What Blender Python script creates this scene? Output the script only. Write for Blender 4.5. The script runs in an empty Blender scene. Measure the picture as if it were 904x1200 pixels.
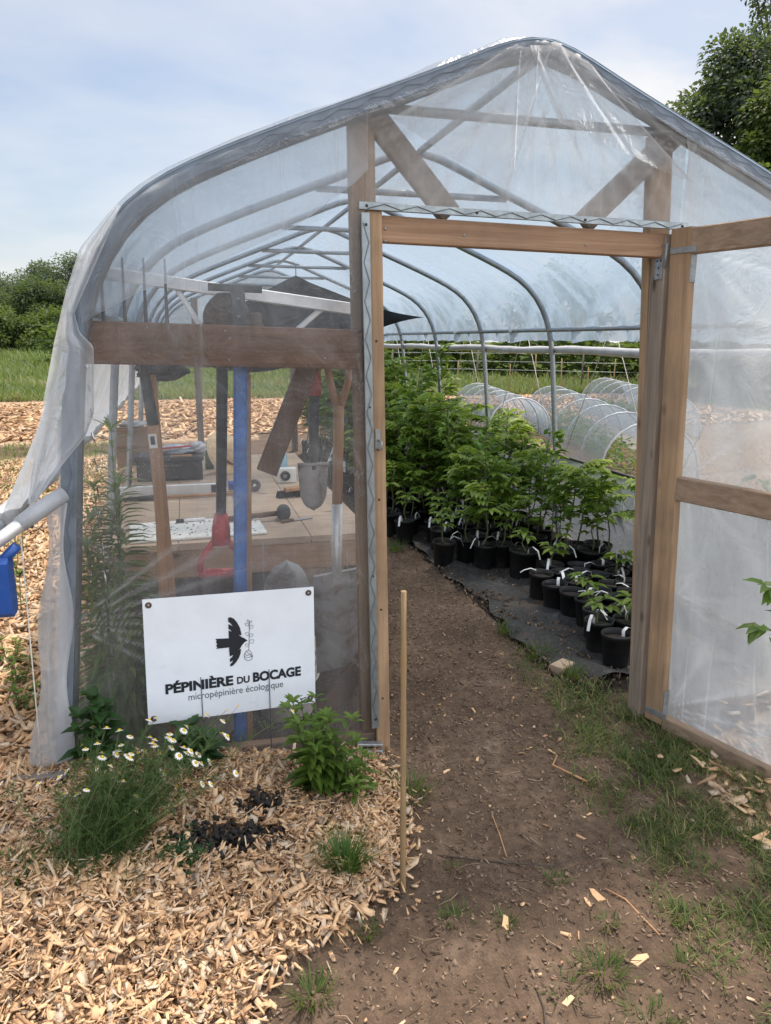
import bpy, math, random
import numpy as np
from mathutils import Vector as V, Matrix
R = math.radians
sc = bpy.context.scene
col = sc.collection
rnd = random.Random(7)
nr = np.random.default_rng(11)

# ------------------------------------------------------------------ mesh helper
class MB:
    def __init__(s): s.v=[]; s.f=[]; s.t=[]; s.sm=[]
    def add(s, vs, fs, tint=0.5, smooth=False):
        o=len(s.v); s.v+= [tuple(p) for p in vs]
        s.f+= [tuple(i+o for i in f) for f in fs]; s.sm+=[smooth]*len(fs)
        s.t+= list(tint) if hasattr(tint,'__len__') else [tint]*len(vs)
        return s
    def bar(s, p0, p1, w, d, up=(0,0,1), ch=.003, tint=.5):
        p0=V(p0); p1=V(p1); a=(p1-p0).normalized(); u=V(up)
        x=a.cross(u)
        if x.length<1e-4: x=a.cross(V((1,0,0)))
        x.normalize(); y=x.cross(a).normalized(); w/=2; d/=2
        ch=min(ch,w*.5,d*.5)
        sec=[(-w+ch,-d),(w-ch,-d),(w,-d+ch),(w,d-ch),(w-ch,d),(-w+ch,d),(-w,d-ch),(-w,-d+ch)]
        vs=[p+x*q[0]+y*q[1] for p in (p0,p1) for q in sec]
        fs=[(i,(i+1)%8,8+(i+1)%8,8+i) for i in range(8)]+[tuple(range(7,-1,-1)),tuple(range(8,16))]
        return s.add(vs,fs,tint)
    def box(s, c, size, ch=.003, tint=.5, rz=0):
        c=V(c); h=V((math.cos(rz),math.sin(rz),0))*(size[0]/2)
        return s.bar(c-h,c+h,size[1],size[2],(0,0,1),ch,tint)
    def tube(s, pts, r, n=10, cap=True, tint=.5):
        pts=[V(p) for p in pts]; m=len(pts)
        rs=r if hasattr(r,'__len__') else [r]*m
        t0=(pts[1]-pts[0]).normalized()
        ref=V((0,0,1)) if abs(t0.z)<.9 else V((1,0,0))
        nx=t0.cross(ref).normalized(); vs=[]
        for i,p in enumerate(pts):
            t=(pts[min(i+1,m-1)]-pts[max(i-1,0)]).normalized()
            nx=(nx-t*nx.dot(t)).normalized(); ny=t.cross(nx)
            for k in range(n):
                an=2*math.pi*k/n; vs.append(p+(nx*math.cos(an)+ny*math.sin(an))*rs[i])
        fs=[(i*n+k,i*n+(k+1)%n,(i+1)*n+(k+1)%n,(i+1)*n+k) for i in range(m-1) for k in range(n)]
        s.add(vs,fs,tint,True)
        if cap:
            o=len(s.v)-m*n
            s.f+=[tuple(o+k for k in range(n-1,-1,-1)),tuple(o+(m-1)*n+k for k in range(n))]; s.sm+=[False,False]
        return s
    def lathe(s, c, prof, n=20, tint=.5, ax=None, smooth=True):
        c=V(c); vs=[]
        M=Matrix.Identity(3) if ax is None else V((0,0,1)).rotation_difference(V(ax)).to_matrix()
        for r,z in prof:
            for k in range(n):
                a=2*math.pi*k/n; vs.append(c+M@V((r*math.cos(a),r*math.sin(a),z)))
        fs=[(i*n+k,i*n+(k+1)%n,(i+1)*n+(k+1)%n,(i+1)*n+k) for i in range(len(prof)-1) for k in range(n)]
        return s.add(vs,fs,tint,smooth)
    def grid(s, rows, tints=None, smooth=True):
        n=len(rows[0]); vs=[p for r in rows for p in r]
        fs=[(i*n+k,i*n+k+1,(i+1)*n+k+1,(i+1)*n+k) for i in range(len(rows)-1) for k in range(n-1)]
        return s.add(vs,fs,.5 if tints is None else [t for r in tints for t in r],smooth)
    def poly(s, pts, thick=0, axis=(0,-1,0), tint=.5):
        pts=[V(p) for p in pts]; n=len(pts)
        if thick==0: return s.add(pts,[tuple(range(n))],tint)
        o=V(axis)*thick; vs=pts+[p+o for p in pts]
        return s.add(vs,[tuple(range(n-1,-1,-1)),tuple(range(n,2*n))]+[(i,(i+1)%n,n+(i+1)%n,n+i) for i in range(n)],tint)
    def leaf(s, p, d, nrm, L, W, tint=.5, curl=.25, fold=.25):
        p=V(p); d=V(d).normalized(); nrm=V(nrm); b=d.cross(nrm)
        if b.length<1e-4: b=d.cross(V((.3,.9,.1)))
        b.normalize(); n=b.cross(d).normalized()
        m1=p+d*(L*.3)+n*(L*curl*.1); m2=p+d*(L*.68)+n*(-L*curl*.12); e=p+d*L-n*(L*curl*.55)
        f=n*(W*fold)
        vs=[p, m1-b*(W*.46)+f, m1, m1+b*(W*.46)+f, m2-b*(W*.4)+f*.7, m2, m2+b*(W*.4)+f*.7, e]
        return s.add(vs,[(0,2,1),(0,3,2),(1,2,5,4),(2,3,6,5),(4,5,7),(5,6,7)],tint,True)
    def blade(s, p, d, L, W, bend, tint=.5):
        p=V(p); d=V(d).normalized(); side=V((-d.y,d.x,0))
        if side.length<1e-3: side=V((1,0,0))
        side.normalize(); h=V((d.x,d.y,0)); 
        if h.length<1e-3: h=V((rnd.uniform(-1,1),rnd.uniform(-1,1),0))
        h.normalize(); g=h*bend*L-V((0,0,bend*L*.55))
        q1=p+d*(L*.5)+g*.25; q2=p+d*L+g
        return s.add([p-side*W/2,p+side*W/2,q1+side*W*.4,q1-side*W*.4,q2],[(0,1,2,3),(3,2,4)],tint,True)
    def build(s, name, mat, parent=None, off=None, kind=None):
        me=bpy.data.meshes.new(name)
        o=bpy.data.objects.new(name,me); col.objects.link(o)
        root=parent
        while root is not None and root.parent is not None: root=root.parent
        q=V(off) if off is not None else (V(root.location) if root is not None else V((0,0,0)))
        if parent is None and off is not None: o.location=q
        me.from_pydata([(a[0]-q.x,a[1]-q.y,a[2]-q.z) for a in s.v],[],s.f)
        me.polygons.foreach_set('use_smooth',s.sm)
        at=me.attributes.new('tint','FLOAT','POINT'); at.data.foreach_set('value',[float(x) for x in s.t])
        me.materials.append(mat); me.update()
        if parent is not None: o.parent=parent
        if kind: o['kind']=kind
        return o
def tag(o,label=None,cat=None,group=None,kind=None):
    if label: o['label']=label
    if cat: o['category']=cat
    if group: o['group']=group
    if kind: o['kind']=kind
    return o
def thing(name,label,cat,loc=(0,0,0),group=None):
    o=bpy.data.objects.new(name,None); col.objects.link(o); o.location=loc; o.empty_display_size=.1
    return tag(o,label,cat,group)
def copy_tree(o,parent=None):
    c=o.copy(); col.objects.link(c)
    if parent is not None: c.parent=parent
    for ch in list(o.children): copy_tree(ch,c)
    return c

# ------------------------------------------------------------------ materials
class NT:
    def __init__(s,name):
        s.m=bpy.data.materials.new(name); s.m.use_nodes=True; s.t=s.m.node_tree; s.t.nodes.clear()
        s.out=s.n('ShaderNodeOutputMaterial')
    def n(s,ty,**k):
        x=s.t.nodes.new(ty)
        for a,b in k.items():
            if a.startswith('i_'):
                key=a[2:]; x.inputs[int(key) if key.isdigit() else key.replace('_',' ')].default_value=b
            else: setattr(x,a,b)
        return x
    def l(s,a,b): s.t.links.new(a,b)
    def coord(s,scale=(1,1,1),rand=False,kind='Object'):
        tc=s.n('ShaderNodeTexCoord'); mp=s.n('ShaderNodeMapping'); mp.inputs['Scale'].default_value=scale
        s.l(tc.outputs[kind],mp.inputs['Vector'])
        if rand:
            oi=s.n('ShaderNodeObjectInfo'); mu=s.n('ShaderNodeMath',operation='MULTIPLY',i_1=37.0)
            s.l(oi.outputs['Random'],mu.inputs[0]); s.l(mu.outputs[0],mp.inputs['Location'])
        return mp.outputs[0]
    def noise(s,vec,scale,detail=4,rough=.55,dist=0):
        x=s.n('ShaderNodeTexNoise'); x.inputs['Scale'].default_value=scale; x.inputs['Detail'].default_value=detail
        x.inputs['Roughness'].default_value=rough; x.inputs['Distortion'].default_value=dist
        s.l(vec,x.inputs['Vector']); return x.outputs['Fac']
    def ramp(s,fac,stops):
        x=s.n('ShaderNodeValToRGB'); e=x.color_ramp.elements
        while len(e)<len(stops): e.new(.5)
        for k,(p,c) in enumerate(stops):
            e[k].position=p; e[k].color=(*c,1) if hasattr(c,'__len__') else (c,c,c,1)
        s.l(fac,x.inputs[0]); return x.outputs[0]
    def mix(s,f,a,b,mode='MIX'):
        x=s.n('ShaderNodeMix',data_type='RGBA',blend_type=mode)
        for ix,val in ((0,f),(6,a),(7,b)):
            sock=x.inputs[ix]
            if hasattr(val,'default_value'): s.l(val,sock)
            elif hasattr(val,'__len__'): sock.default_value=(*val,1)
            else: sock.default_value=val if ix==0 else (val,val,val,1)
        return x.outputs[2]
    def math(s,op,a,b=0.0,clamp=False):
        x=s.n('ShaderNodeMath',operation=op,use_clamp=clamp)
        for i,val in enumerate((a,b)):
            if hasattr(val,'default_value'): s.l(val,x.inputs[i])
            else: x.inputs[i].default_value=val
        return x.outputs[0]
    def attr(s,name='tint'):
        return s.n('ShaderNodeAttribute',attribute_name=name).outputs['Fac']
    def bump(s,h,strength,dist=.01):
        x=s.n('ShaderNodeBump'); x.inputs['Strength'].default_value=strength; x.inputs['Distance'].default_value=dist
        s.l(h,x.inputs['Height']); return x.outputs[0]
    def pbr(s,color,rough=.6,metal=0,nrm=None,spec=.5):
        b=s.n('ShaderNodeBsdfPrincipled')
        for k,v in (('Base Color',color),('Roughness',rough),('Metallic',metal),('Specular IOR Level',spec)):
            if hasattr(v,'default_value'): s.l(v,b.inputs[k])
            elif hasattr(v,'__len__'): b.inputs[k].default_value=(*v,1)
            else: b.inputs[k].default_value=v
        if nrm is not None: s.l(nrm,b.inputs['Normal'])
        s.l(b.outputs[0],s.out.inputs[0]); return s.m

def plain(name,c,rough=.6,metal=0,var=.25,scale=14,bump=.15,spec=.5):
    t=NT(name); v=t.coord(rand=True)
    f=t.noise(v,scale,6,.62)
    d=tuple(x*(1-var) for x in c); l=tuple(min(1,x*(1+var)) for x in c)
    cc=t.ramp(f,[(.3,d),(.7,l)])
    rr=t.ramp(t.noise(v,scale*2.3,4),[(.3,max(.05,rough-.12)),(.7,min(1,rough+.12))])
    return t.pbr(cc,rr,metal,t.bump(t.noise(v,scale*6,3),bump,.004) if bump else None,spec)

def wood(name,light,dark,axis,grey=0.0,knots=True):
    t=NT(name); sca=[16.0,16.0,16.0]; sca[axis]=.9
    v=t.coord(tuple(sca),rand=True)
    g=t.noise(v,2.2,7,.6,.8)
    fine=[70.0]*3; fine[axis]=1.6
    g2=t.noise(t.coord(tuple(fine),rand=True),2.0,4,.6)
    c=t.ramp(g,[(.28,dark),(.5,tuple((a+b)/2 for a,b in zip(light,dark))),(.72,light)])
    c=t.mix(t.math('MULTIPLY',g2,.55),c,tuple(x*.55 for x in dark),'MIX')
    st=t.noise(t.coord((1.7,1.7,1.7),rand=True),1.6,4,.6)
    c=t.mix(t.ramp(st,[(.45,0),(.75,.55)]),c,(.105,.082,.066))
    if grey: c=t.mix(grey,c,t.ramp(g,[(.3,(.16,.15,.14)),(.7,(.36,.34,.31))]))
    if knots:
        kv=[7.0]*3; kv[axis]=3.2
        vo=t.n('ShaderNodeTexVoronoi'); vo.inputs['Scale'].default_value=1.0
        t.l(t.coord(tuple(kv),rand=True),vo.inputs['Vector'])
        k=t.ramp(vo.outputs['Distance'],[(.05,.85),(.13,0.0)])
        c=t.mix(k,c,(.045,.028,.02))
    h=t.math('ADD',t.math('MULTIPLY',g,.6),g2)
    return t.pbr(c,t.ramp(g,[(.3,.85),(.7,.65)]),0,t.bump(h,.4,.004),.3)

def film(name,base,kt=.5,streak=.18,axis=2,white=(.80,.82,.85),tintc=(.95,.96,.97),gloss=.5,blotch=.12,face=.28,lines=.3,drops=False):
    """clear polyethylene sheet, opacity grows with dust, creases ('tint') and grazing angle"""
    t=NT(name)
    sca=[9.0]*3; sca[axis]=1.3
    s1=t.noise(t.coord(tuple(sca)),1.5,5,.6,.6)
    s2=t.noise(t.coord((1.1,1.1,1.1)),1.4,4,.55)
    cr=t.attr()
    lw=t.n('ShaderNodeLayerWeight'); lw.inputs['Blend'].default_value=.32
    fac=t.math('ADD',base,t.math('MULTIPLY',t.ramp(s1,[(.42,0),(.72,1)]),streak))
    fac=t.math('ADD',fac,t.math('MULTIPLY',t.ramp(s2,[(.4,0),(.7,1)]),blotch))
    fac=t.math('ADD',fac,t.math('MULTIPLY',cr,kt))
    def streak_lines(rot,sc1,pw,off):
        tcx=t.n('ShaderNodeTexCoord'); mp=t.n('ShaderNodeMapping'); mp.inputs['Rotation'].default_value=rot; mp.inputs['Scale'].default_value=sc1; mp.inputs['Location'].default_value=(off,off*.7,off*.3)
        t.l(tcx.outputs['Object'],mp.inputs['Vector']); q=t.noise(mp.outputs[0],1.0,1,.4,.12)
        return t.math('POWER',t.math('SUBTRACT',1.0,t.math('MULTIPLY',t.math('ABSOLUTE',t.math('SUBTRACT',q,.5)),2.0)),pw)
    rg=streak_lines((.3,.45,.2),(5,5,.35),60.0,1.3); rg2=streak_lines((-.2,-.9,.4),(4,4,.3),80.0,7.7)
    rg=t.math('MULTIPLY',t.math('ADD',rg,rg2),t.ramp(s2,[(.46,0),(.64,1)]))
    fac=t.math('ADD',fac,t.math('MULTIPLY',rg,lines))
    if drops:
        vd=t.n('ShaderNodeTexVoronoi'); vd.inputs['Scale'].default_value=150; t.l(t.coord((1,1,1)),vd.inputs['Vector'])
        sr=t.n('ShaderNodeSeparateColor'); t.l(vd.outputs['Color'],sr.inputs[0])
        dd=t.math('MULTIPLY',t.math('LESS_THAN',vd.outputs['Distance'],.22),t.math('GREATER_THAN',sr.outputs[0],.72))
        dm=t.ramp(t.noise(t.coord((1,1,1)),2.6,2),[(.5,0),(.62,1)])
        fac=t.math('ADD',fac,t.math('MULTIPLY',t.math('MULTIPLY',dd,dm),.30))
    fac=t.math('ADD',fac,t.math('MULTIPLY',lw.outputs['Facing'],face),True)
    nb=t.bump(t.math('ADD',t.noise(t.coord((6,6,6)),1.5,4,.6,1.2),t.math('ADD',t.math('MULTIPLY',cr,.6),t.math('MULTIPLY',rg,.4))),.35,.03)
    tr=t.n('ShaderNodeBsdfTransparent'); tr.inputs[0].default_value=(*tintc,1)
    di=t.n('ShaderNodeBsdfDiffuse'); di.inputs[0].default_value=(*white,1); t.l(nb,di.inputs['Normal'])
    tl=t.n('ShaderNodeBsdfTranslucent'); tl.inputs[0].default_value=(*white,1); t.l(nb,tl.inputs['Normal'])
    m0=t.n('ShaderNodeMixShader'); m0.inputs[0].default_value=.8; t.l(di.outputs[0],m0.inputs[1]); t.l(tl.outputs[0],m0.inputs[2])
    m1=t.n('ShaderNodeMixShader'); t.l(fac,m1.inputs[0]); t.l(tr.outputs[0],m1.inputs[1]); t.l(m0.outputs[0],m1.inputs[2])
    gl=t.n('ShaderNodeBsdfGlossy'); gl.inputs['Roughness'].default_value=.16; t.l(nb,gl.inputs['Normal'])
    fr=t.n('ShaderNodeFresnel'); fr.inputs['IOR'].default_value=1.4; t.l(nb,fr.inputs['Normal'])
    m2=t.n('ShaderNodeMixShader'); t.l(t.math('MULTIPLY',fr.outputs[0],gloss,True),m2.inputs[0])
    t.l(m1.outputs[0],m2.inputs[1]); t.l(gl.outputs[0],m2.inputs[2]); t.l(m2.outputs[0],t.out.inputs[0])
    return t.m

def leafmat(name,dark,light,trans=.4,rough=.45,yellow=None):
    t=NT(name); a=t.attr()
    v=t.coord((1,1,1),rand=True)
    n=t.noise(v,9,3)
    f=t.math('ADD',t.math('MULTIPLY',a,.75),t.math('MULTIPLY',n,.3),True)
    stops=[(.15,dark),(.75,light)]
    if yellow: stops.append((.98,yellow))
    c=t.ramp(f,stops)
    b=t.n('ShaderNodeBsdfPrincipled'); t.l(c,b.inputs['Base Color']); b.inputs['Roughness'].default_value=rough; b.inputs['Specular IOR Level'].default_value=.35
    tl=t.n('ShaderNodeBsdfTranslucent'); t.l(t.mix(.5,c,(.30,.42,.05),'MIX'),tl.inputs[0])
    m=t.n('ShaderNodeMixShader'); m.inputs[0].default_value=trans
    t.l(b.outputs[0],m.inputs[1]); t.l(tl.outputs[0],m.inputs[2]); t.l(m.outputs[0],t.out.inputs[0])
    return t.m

M={}
M['wood_z']=wood('weathered_stud_wood',(.56,.385,.235),(.33,.215,.13),2)
M['wood_x']=wood('lintel_wood',(.52,.335,.215),(.31,.19,.12),0)
M['wood_x_dark']=wood('tool_rail_wood',(.34,.18,.105),(.16,.082,.05),0)
M['wood_grey_z']=wood('grey_jamb_wood',(.46,.33,.22),(.25,.17,.115),2,.45)
M['wood_grey']=wood('grey_brace_wood',(.33,.24,.18),(.17,.12,.09),0,.45,False)
M['wood_y']=wood('door_rail_wood',(.50,.34,.22),(.27,.175,.11),1,.2)
M['plywood']=wood('bench_top_wood',(.70,.52,.37),(.50,.36,.25),0,.12)
M['handle']=wood('tool_handle_wood',(.66,.39,.21),(.42,.22,.11),2,0,False)
M['handle_dark']=wood('batten_wood',(.20,.115,.07),(.10,.055,.035),2,0,False)
M['bamboo']=wood('bamboo_cane',(.46,.32,.165),(.27,.18,.085),2,0,False)
M['steel']=plain('galvanised_tube',(.34,.37,.40),.45,.75,.15,20,.05)
M['alu']=plain('aluminium_bar',(.72,.73,.74),.42,.6,.12,9,.05)
M['track']=plain('film_channel_metal',(.30,.345,.37),.4,.7,.2,18,.05)
M['track_blue']=plain('blue_grey_channel',(.17,.205,.25),.5,.3,.2,12,.05)  # dark blue-grey metal of the front hoop channel and its wire
M['track_dark']=plain('channel_spring_wire',(.24,.27,.29),.5,.5,.2,30,0)
M['wire']=plain('dark_spring_wire',(.10,.11,.13),.5,.5,.2,30,0)
M['bracket']=plain('zinc_bracket',(.30,.32,.335),.5,.6,.25,40,.05)
M['screw']=plain('screw_hole',(.03,.03,.03),.6,0,.2,30,0)
M['film_front']=film('front_film',.095,.5,.10,2,white=(.90,.94,.98),gloss=.9,blotch=.09,lines=.16,drops=True)
M['film_gable']=film('gable_film',.22,.45,.10,2,white=(.95,.95,.95),gloss=.3,blotch=.12,lines=.2)
M['film_over']=film('overlap_film',.27,.4,.08,2,white=(.90,.94,.99),gloss=.5,lines=.2)
M['film_hem']=film('hem_film',.10,.3,.06,0,white=(.52,.57,.64),gloss=.12,lines=.1,face=.2)
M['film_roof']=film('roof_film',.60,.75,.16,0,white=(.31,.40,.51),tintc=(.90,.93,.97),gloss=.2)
M['film_loose']=film('loose_film',.44,.45,.10,2,white=(.90,.94,.99),gloss=.35,lines=.15)
M['film_door']=film('door_film',.19,.35,.07,2,white=(.80,.87,.94),gloss=.5,blotch=.20,lines=.22,face=.2)
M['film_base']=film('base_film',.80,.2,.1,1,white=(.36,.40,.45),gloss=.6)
M['film_roll']=plain('rolled_film',(.50,.50,.52),.35,0,.15,9,.3)
M['net']=film('insect_net',.27,.2,.08,0,white=(.36,.44,.52),gloss=.1,blotch=.03,face=.16)
M['hoop_white']=plain('white_tunnel_hoop',(.52,.55,.60),.4,0,.1,10,0)
M['rope']=plain('pale_rope',(.68,.65,.60),.8,0,.15,60,.1)
M['black_cloth']=plain('black_shade_cloth',(.016,.018,.022),.85,0,.4,12,.2)
t=NT('black_pot_plastic'); v=t.coord((1,1,1),rand=True)
c=t.mix(t.ramp(t.noise(v,11,6,.65),[(.5,0),(.72,.45)]),(.009,.0098,.011),(.055,.046,.038))
M['pot']=t.pbr(c,t.ramp(t.noise(v,9,4),[(.3,.35),(.7,.65)]),0,t.bump(t.noise(v,30,3),.1,.004),.45)
M['soil_pot']=plain('potting_soil',(.035,.025,.019),.95,0,.6,60,.8)
M['label']=plain('white_plant_label',(.80,.80,.80),.5,0,.05,10,0)
t=NT('landscape_fabric'); v=t.coord((1,1,1)); f1=t.noise(v,4,6,.65,.6); f2=t.noise(v,60,4,.7)
c=t.ramp(f1,[(.3,(.020,.021,.022)),(.55,(.042,.043,.044)),(.72,(.115,.107,.096))])
c=t.mix(t.ramp(t.noise(v,2.2,7,.7,.3),[(.52,0),(.66,.8)]),c,(.10,.073,.055)); c=t.mix(t.ramp(f2,[(.5,0),(.75,.4)]),c,(.19,.16,.13))
M['fabric']=t.pbr(c,.75,0,t.bump(t.math('ADD',f1,t.math('MULTIPLY',f2,.3)),.6,.02),.3)
M['white_board']=plain('white_sign_board',(.77,.83,.91),.38,0,.07,5,.02)
M['ink']=plain('navy_black_ink',(.012,.016,.024),.6,0,.1,10,0)
M['ink_grey']=plain('grey_ink',(.10,.11,.13),.6,0,.1,10,0)
M['bucket']=plain('dirty_white_bucket',(.66,.60,.55),.5,0,.18,6,.1)
M['red']=plain('red_grip_plastic',(.52,.045,.05),.42,0,.15,15,.05)
M['redsleeve']=plain('red_painted_sleeve',(.42,.06,.05),.5,0,.2,15,.05)
M['blue']=plain('blue_painted_handle',(.04,.17,.52),.5,0,.35,18,.1)
M['bluebox']=plain('blue_crank_plastic',(.012,.07,.30),.4,0,.15,12,.05)
M['rust']=plain('rusty_dark_steel',(.12,.085,.065),.6,.5,.5,22,.2)
M['dark_metal']=plain('dark_painted_steel',(.045,.05,.055),.5,.3,.3,18,.1)
t=NT('shovel_blade_steel'); v=t.coord((1,1,1))
c=t.mix(t.ramp(t.noise(v,9,7,.68,.5),[(.46,0),(.62,.85)]),(.33,.32,.32),(.15,.105,.075))
M['blade']=t.pbr(c,.55,.45,t.bump(t.noise(v,30,4),.25,.004),.4)
M['card']=plain('brown_cardboard',(.34,.215,.135),.85,0,.12,6,.1)
M['toolbox']=plain('black_toolbox',(.022,.024,.03),.45,0,.3,10,.1)
M['bag']=plain('crumpled_bag',(.55,.60,.68),.4,0,.4,14,.5)
M['straw_hat']=plain('straw_hat',(.72,.52,.31),.8,0,.25,40,.5)
M['bottle']=plain('pale_blue_bottle',(.32,.52,.62),.25,0,.1,8,0)
M['green']=plain('green_bottle',(.05,.13,.07),.3,0,.2,8,0)
M['paper']=plain('paper_white',(.76,.75,.70),.7,0,.1,16,0)
M['rubber']=plain('black_rubber',(.03,.03,.033),.7,0,.3,16,.1)
M['bark']=wood('tree_bark',(.12,.095,.075),(.055,.043,.034),2,0,False)
M['stem']=plain('plant_stem',(.10,.12,.045),.7,0,.3,30,.1)
M['leaf_dark']=leafmat('seedling_leaf_deep',(.045,.10,.024),(.15,.26,.045),.45)
M['leaf_mid']=leafmat('seedling_leaf',(.048,.105,.020),(.18,.285,.040),.46,.45,(.30,.36,.045))
M['leaf_bright']=leafmat('seedling_leaf_young',(.09,.17,.03),(.24,.34,.05),.45,.45,(.46,.46,.07))
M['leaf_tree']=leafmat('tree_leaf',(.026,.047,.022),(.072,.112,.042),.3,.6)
M['leaf_tree_cool']=leafmat('tree_leaf_cool',(.030,.050,.040),(.075,.108,.072),.3,.6)  # bluish shift puts distance haze into the leaf colour
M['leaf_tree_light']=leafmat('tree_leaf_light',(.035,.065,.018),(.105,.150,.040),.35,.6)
M['leaf_herb']=leafmat('herb_leaf',(.035,.085,.018),(.13,.22,.04),.4,.45)
M['leaf_weed']=leafmat('weed_leaf',(.05,.10,.03),(.17,.26,.07),.4,.5)
M['leaf_big']=leafmat('broad_dark_leaf',(.012,.042,.014),(.035,.085,.028),.25,.4)
M['feather']=leafmat('feathery_leaf',(.028,.070,.020),(.085,.15,.042),.3,.6)
M['grass']=leafmat('grass_blade',(.035,.068,.018),(.125,.175,.045),.3,.55,(.30,.26,.11))
M['grass_green']=leafmat('tuft_blade',(.03,.085,.02),(.10,.20,.045),.3,.5)
M['field']=leafmat('field_weed_leaf',(.045,.08,.02),(.14,.19,.05),.3,.6,(.23,.17,.10))
M['petal']=plain('white_petal',(.85,.85,.82),.6,0,.04,10,0)
M['yolk']=plain('yellow_flower_centre',(.62,.42,.03),.7,0,.2,80,.2)
M['char']=plain('black_char_soil',(.022,.019,.017),.9,0,.5,40,.8)
M['stone']=plain('grey_weathered_wood',(.17,.15,.135),.85,0,.3,18,.4)
# chips: tint picks fresh, tan or greyed wood
t=NT('wood_chip'); a=t.attr(); v=t.coord((40,40,40))
c=t.ramp(a,[(0,(.16,.105,.07)),(.14,(.44,.27,.155)),(.42,(.74,.48,.275)),(.70,(.83,.60,.37)),(.86,(.60,.50,.40)),(1.0,(.86,.70,.50))])
c=t.mix(t.math('MULTIPLY',t.noise(v,2,4,.6),.5),c,(.20,.12,.075))
M['chip']=t.pbr(c,.85,0,t.bump(t.noise(v,3,3),.4,.004),.2)
t=NT('soil_litter'); a=t.attr()
M['litter']=t.pbr(t.ramp(a,[(0,(.055,.04,.03)),(.45,(.11,.08,.06)),(.75,(.21,.15,.10)),(1,(.42,.31,.21))]),.9,0,None,.2)
t=NT('soil_clod'); a=t.attr(); M['clod']=t.pbr(t.ramp(a,[(0,(.14,.098,.07)),(.5,(.22,.155,.112)),(1,(.30,.22,.165))]),.95,0,None,.15)
# ground: weights baked per vertex (chip / green / dark damp)
t=NT('ground_surface')
v=t.coord((1,1,1))
n1=t.noise(v,3.2,6,.65); n2=t.noise(v,26,6,.7); n3=t.noise(v,120,4,.7)
soil=t.ramp(n1,[(.3,(.085,.060,.043)),(.52,(.175,.119,.082)),(.75,(.29,.21,.152))])
soil=t.mix(t.ramp(n2,[(.35,.75),(.65,0)]),soil,(.075,.053,.041))
soil=t.mix(t.ramp(n3,[(.55,0),(.72,.7)]),soil,(.24,.175,.125))
vo=t.n('ShaderNodeTexVoronoi'); vo.inputs['Scale'].default_value=34; t.l(v,vo.inputs['Vector'])
sepc=t.n('ShaderNodeSeparateColor'); t.l(vo.outputs['Color'],sepc.inputs[0])
chip=t.ramp(sepc.outputs[0],[(0,(.18,.12,.08)),(.3,(.42,.28,.17)),(.65,(.64,.45,.29)),(1,(.74,.57,.41))])
chip=t.mix(t.ramp(n2,[(.3,.6),(.6,0)]),chip,(.13,.085,.06))
grn=t.ramp(t.math('ADD',t.math('MULTIPLY',n2,.5),t.math('MULTIPLY',n1,.5)),[(.35,(.035,.06,.018)),(.55,(.085,.115,.032)),(.7,(.15,.155,.055))])
wob=t.math('MULTIPLY',t.math('SUBTRACT',n2,.5),.9)
def wgt(nm): return t.ramp(t.math('ADD',t.attr(nm),wob),[(.35,0),(.62,1)])
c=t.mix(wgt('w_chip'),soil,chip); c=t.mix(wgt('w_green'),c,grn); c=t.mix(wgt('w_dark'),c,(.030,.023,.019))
hh=t.math('ADD',t.math('MULTIPLY',n2,1.5),t.math('MULTIPLY',n3,.45))
M['ground']=t.pbr(c,.95,0,t.bump(hh,.75,.02),.15)

# ------------------------------------------------------------------ shape of the plot
DOORX=(0.0,1.14)
PROF=[(0,2.632),(.06,2.628),(.12,2.606),(.25,2.548),(.42,2.478),(.547,2.428),(.89,2.292),(1.05,2.225),(1.2,2.158),(1.3,2.105),(1.38,2.045),(1.45,1.965),(1.52,1.86),(1.565,1.74),(1.60,1.58),(1.64,1.18),(1.68,.75),(1.765,-.03)]
AX=.557
def roofz(x):
    d=abs(x-AX)
    return float(np.interp(d,[p[0] for p in PROF],[p[1] for p in PROF]))
def legd(z):
    pr=PROF[::-1]; return float(np.interp(z,[p[1] for p in pr],[p[0] for p in pr]))
def profile(off=0.0,n=64,dmax_z=-.03,lo=None):
    """points (x,z) from left foot over the ridge to the right foot, moved inward by off"""
    half=[(d,z) for d,z in PROF if z>=dmax_z-1e-6]
    pts=[(AX-d,z) for d,z in half[::-1]]+[(AX+d,z) for d,z in half[1:]]
    p=np.array(pts); s=np.r_[0,np.cumsum(np.hypot(*np.diff(p,axis=0).T))]
    q=np.linspace(0,s[-1],n); x=np.interp(q,s,p[:,0]); z=np.interp(q,s,p[:,1])
    for _ in range(2):
        x[1:-1]=(x[:-2]+2*x[1:-1]+x[2:])/4; z[1:-1]=(z[:-2]+2*z[1:-1]+z[2:])/4
    tx=np.gradient(x); tz=np.gradient(z); L=np.hypot(tx,tz)
    return x+tz/L*off, z-tx/L*off
def smooth(a,b,x):
    t=np.clip((x-a)/(b-a),0,1); return t*t*(3-2*t)
def vnoise(x,y,f,seed=0):
    x=np.asarray(x,float)*f; y=np.asarray(y,float)*f
    return (np.sin(1.3*x+2.1*y+seed)+np.sin(2.7*x-1.9*y+1.7*seed)+np.sin(-1.1*x+3.4*y+.6*seed)+np.sin(4.3*x+.7*y+2.9*seed))/4
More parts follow.
